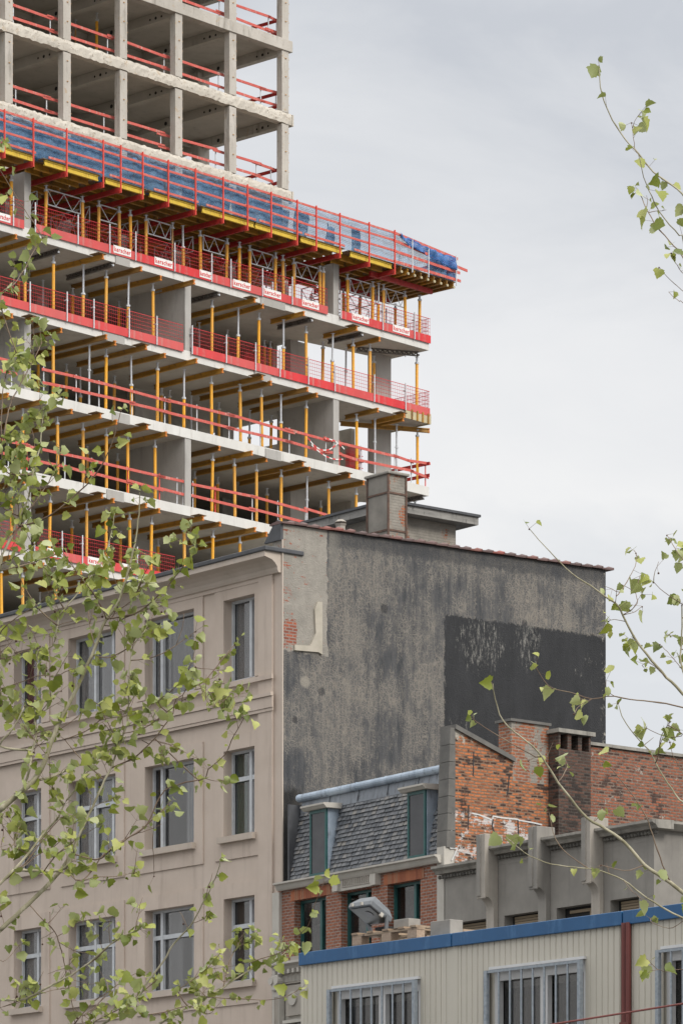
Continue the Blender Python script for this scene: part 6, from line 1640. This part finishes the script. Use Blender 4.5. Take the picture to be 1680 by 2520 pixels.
tl = grow('l', (-3.1, 25.3), 25.0, [(a,b,c,min(1,d*1.5)) for a,b,c,d in mainsL], twigsL, 12, 36, 0.21, 0.80, label='young leaved plane tree reaching in from the left over the beige facade', ptwig=0.72,
    limb_to=[([(-300, 2350, 25.1), (-2, 1995, 25.0)], 0.06, 0.016), ([(-250, 2600, 25.1), (0, 2290, 25.0)], 0.05, 0.0125), ([(-280, 2000, 25.2), (-140, 1600, 25.1), (0, 1405, 25.0)], 0.05, 0.0085),
             ([(-300, 2700, 25.2), (100, 2620, 25.0), (255, 2520, 25.0)], 0.04, 0.0075), ([(-300, 2780, 25.2), (200, 2680, 25.0), (393, 2520, 25.0)], 0.04, 0.0075), ([(-300, 2500, 25.2), (0, 2462, 25.0)], 0.03, 0.0068), ([(-200, 2400, 25.1), (35, 2140, 25.0)], 0.03, 0.0075)])
R5 = lambda *p: sc(p, 1200, 1280, .3061)
R6 = lambda *p: sc(p, 1120, 1640, .3571)
R7 = lambda *p: sc(p, 1380, 120, .2806)
mainsR = [
 (([(1900,2360)] + R6((1568,1560),(1450,1470),(1300,1370),(1190,1240),(1080,1150),(900,1040),(800,920),(700,790),(620,660),(540,560),(400,450),(320,360),(275,230),(260,120))), 0.0135, 0.002, 0.12),
 ([(1850,1950),(1760,1800)] + R5((1568,1400),(1430,1260),(1300,1110),(1180,950),(1080,760),(1040,680),(950,620),(830,530),(700,450),(560,320),(440,190),(330,70)), 0.0105, 0.0015, 0.13),
 ([(1860,2450),(1760,2300)] + R6((1568,1740),(1420,1660),(1280,1570),(1180,1490),(1080,1440),(960,1400),(850,1390),(650,1360),(500,1300),(350,1180)), 0.0066, 0.0018, 0.30),
 ([(1850,2060),(1740,1990)] + R6((1568,940),(1500,860),(1420,740),(1340,590),(1260,500),(1160,370),(1120,250)), 0.0066, 0.0018, 0.2),
 ([(1840,1900),(1740,1760)] + [(1679,1650),(1677,1570),(1678,1490)], 0.0068, 0.003, 0.2),
 ([(1880,1750),(1800,1250),(1720,800)] + R7((1069,1690),(1045,1650),(860,1420),(750,1190),(720,1100),(680,920)), 0.009, 0.0018, 0.16),
]
twigsR = [
 ([(1760,720),(1720,560)] + R7((1069,1280),(980,1200),(810,1075),(680,920),(540,760),(420,560),(350,350),(333,140)), 0.006, 0.0022, 0.42),
 (R7((637,860),(615,640)), 0.002, 0.0012, 0.5),
 ([(1740,720)] + R7((1069,1830),(1050,1790),(850,1570),(750,1400),(680,1240)), 0.0042, 0.002, 0.5),
 (R7((1069,1970),(1020,1900),(965,1790)), 0.002, 0.0012, 0.6),
 ([(1760,780)] + R7((1069,2120),(970,2040),(857,1915)), 0.0022, 0.0012, 0.0),
 ([(1760,800)] + R7((1069,2225),(1030,2210),(940,2130)), 0.0022, 0.0012, 0.05),
 ([(1780,1780)] + R5((1568,1510),(1350,1465),(1150,1445),(990,1415),(830,1440),(680,1390),(510,1350),(430,1260),(380,1180)), 0.0048, 0.0014, 0.2),
 (R5((830,1440),(740,1490),(690,1560)), 0.002, 0.0012, 0.5), (R5((990,1415),(955,1370),(950,1290)), 0.0018, 0.0012, 0.5),
 (R6((600,650),(560,630),(280,470),(130,370)), 0.0035, 0.0014, 0.3),
 (R6((940,1400),(780,1300),(690,1190),(640,990)), 0.003, 0.0014, 0.35),
 (R6((1490,1500),(1440,1400),(1370,1200),(1310,1030),(1220,890),(1100,740),(1000,630)), 0.004, 0.0014, 0.16),
 (R6((1390,680),(1400,600),(1420,480),(1480,380)), 0.003, 0.0014, 0.4), (R6((1568,470),(1460,490),(1320,430)), 0.0026, 0.0014, 0.5),
 (R5((1045,680),(1035,560)), 0.002, 0.0012, 0.0), (R5((1050,600),(1080,560),(1150,440),(1190,350),(1190,260)), 0.0026, 0.0013, 0.5),
 (R5((1130,740),(1200,670),(1190,580),(1220,450)), 0.0024, 0.0013, 0.55), (R5((1080,790),(1180,740),(1240,690)), 0.0022, 0.0013, 0.6),
 ([(1740,1520)] + R5((1568,680),(1430,590),(1330,500)), 0.003, 0.0014, 0.45), ([(1740,1450)] + R5((1568,320),(1500,220),(1440,120)), 0.003, 0.0014, 0.6),
 ([(1720,1700)] + R5((1568,1210),(1480,1100),(1380,1000)), 0.0028, 0.0013, 0.25), ([(1720,1600)] + R5((1568,970),(1500,940),(1430,920)), 0.0024, 0.0013, 0.6),
 (R5((1430,1260),(1300,1150),(1240,1170)), 0.002, 0.0012, 0.5), (R5((1080,820),(1010,800),(970,810)), 0.002, 0.0012, 0.5), (R5((1180,950),(1150,1010)), 0.002, 0.0012, 0.5),
 ([(1760,2420),(1680,2387),(1639,2393),(1622,2387),(1600,2390)], 0.0022, 0.0012, 0.5), ([(1700,2250),(1652,2285),(1605,2272),(1600,2262)], 0.0022, 0.0012, 0.35),
 (R6((1300,1370),(1200,1410),(1100,1400),(1000,1370)), 0.003, 0.0014, 0.5), (R6((700,790),(770,700),(760,640)), 0.0022, 0.0012, 0.5), (R6((620,660),(500,650)), 0.002, 0.0012, 0.4),
 (R6((1180,1490),(1230,1560),(1290,1610)), 0.0022, 0.0012, 0.6), (R6((980,1060),(1030,1000)), 0.002, 0.0012, 0.5), ([(1740,2040)] + R6((1568,740),(1500,620),(1480,520)), 0.0026, 0.0014, 0.3),
]
tr_ = grow('r', (3.0, 24.6), 24.5, mainsR, twigsR, 21, 40, 0.19, 0.62, (25,60), label='sparse budding plane tree reaching in from the right before the sky', ptwig=0.26, cl=(1,1,2),
    limb_to=[([(1950, 2500, 24.6), (1900, 2360, 24.5)], 0.05, 0.0135), ([(1980, 2200, 24.6), (1850, 1950, 24.5)], 0.045, 0.0105), ([(1960, 2560, 24.6), (1860, 2450, 24.5)], 0.03, 0.007), ([(1990, 2300, 24.6), (1850, 2060, 24.5)], 0.03, 0.007),
             ([(2010, 2200, 24.6), (1950, 2000, 24.5), (1840, 1900, 24.5)], 0.03, 0.007), ([(2040, 2200, 24.6), (1980, 2000, 24.5), (1880, 1750, 24.5)], 0.04, 0.009)])
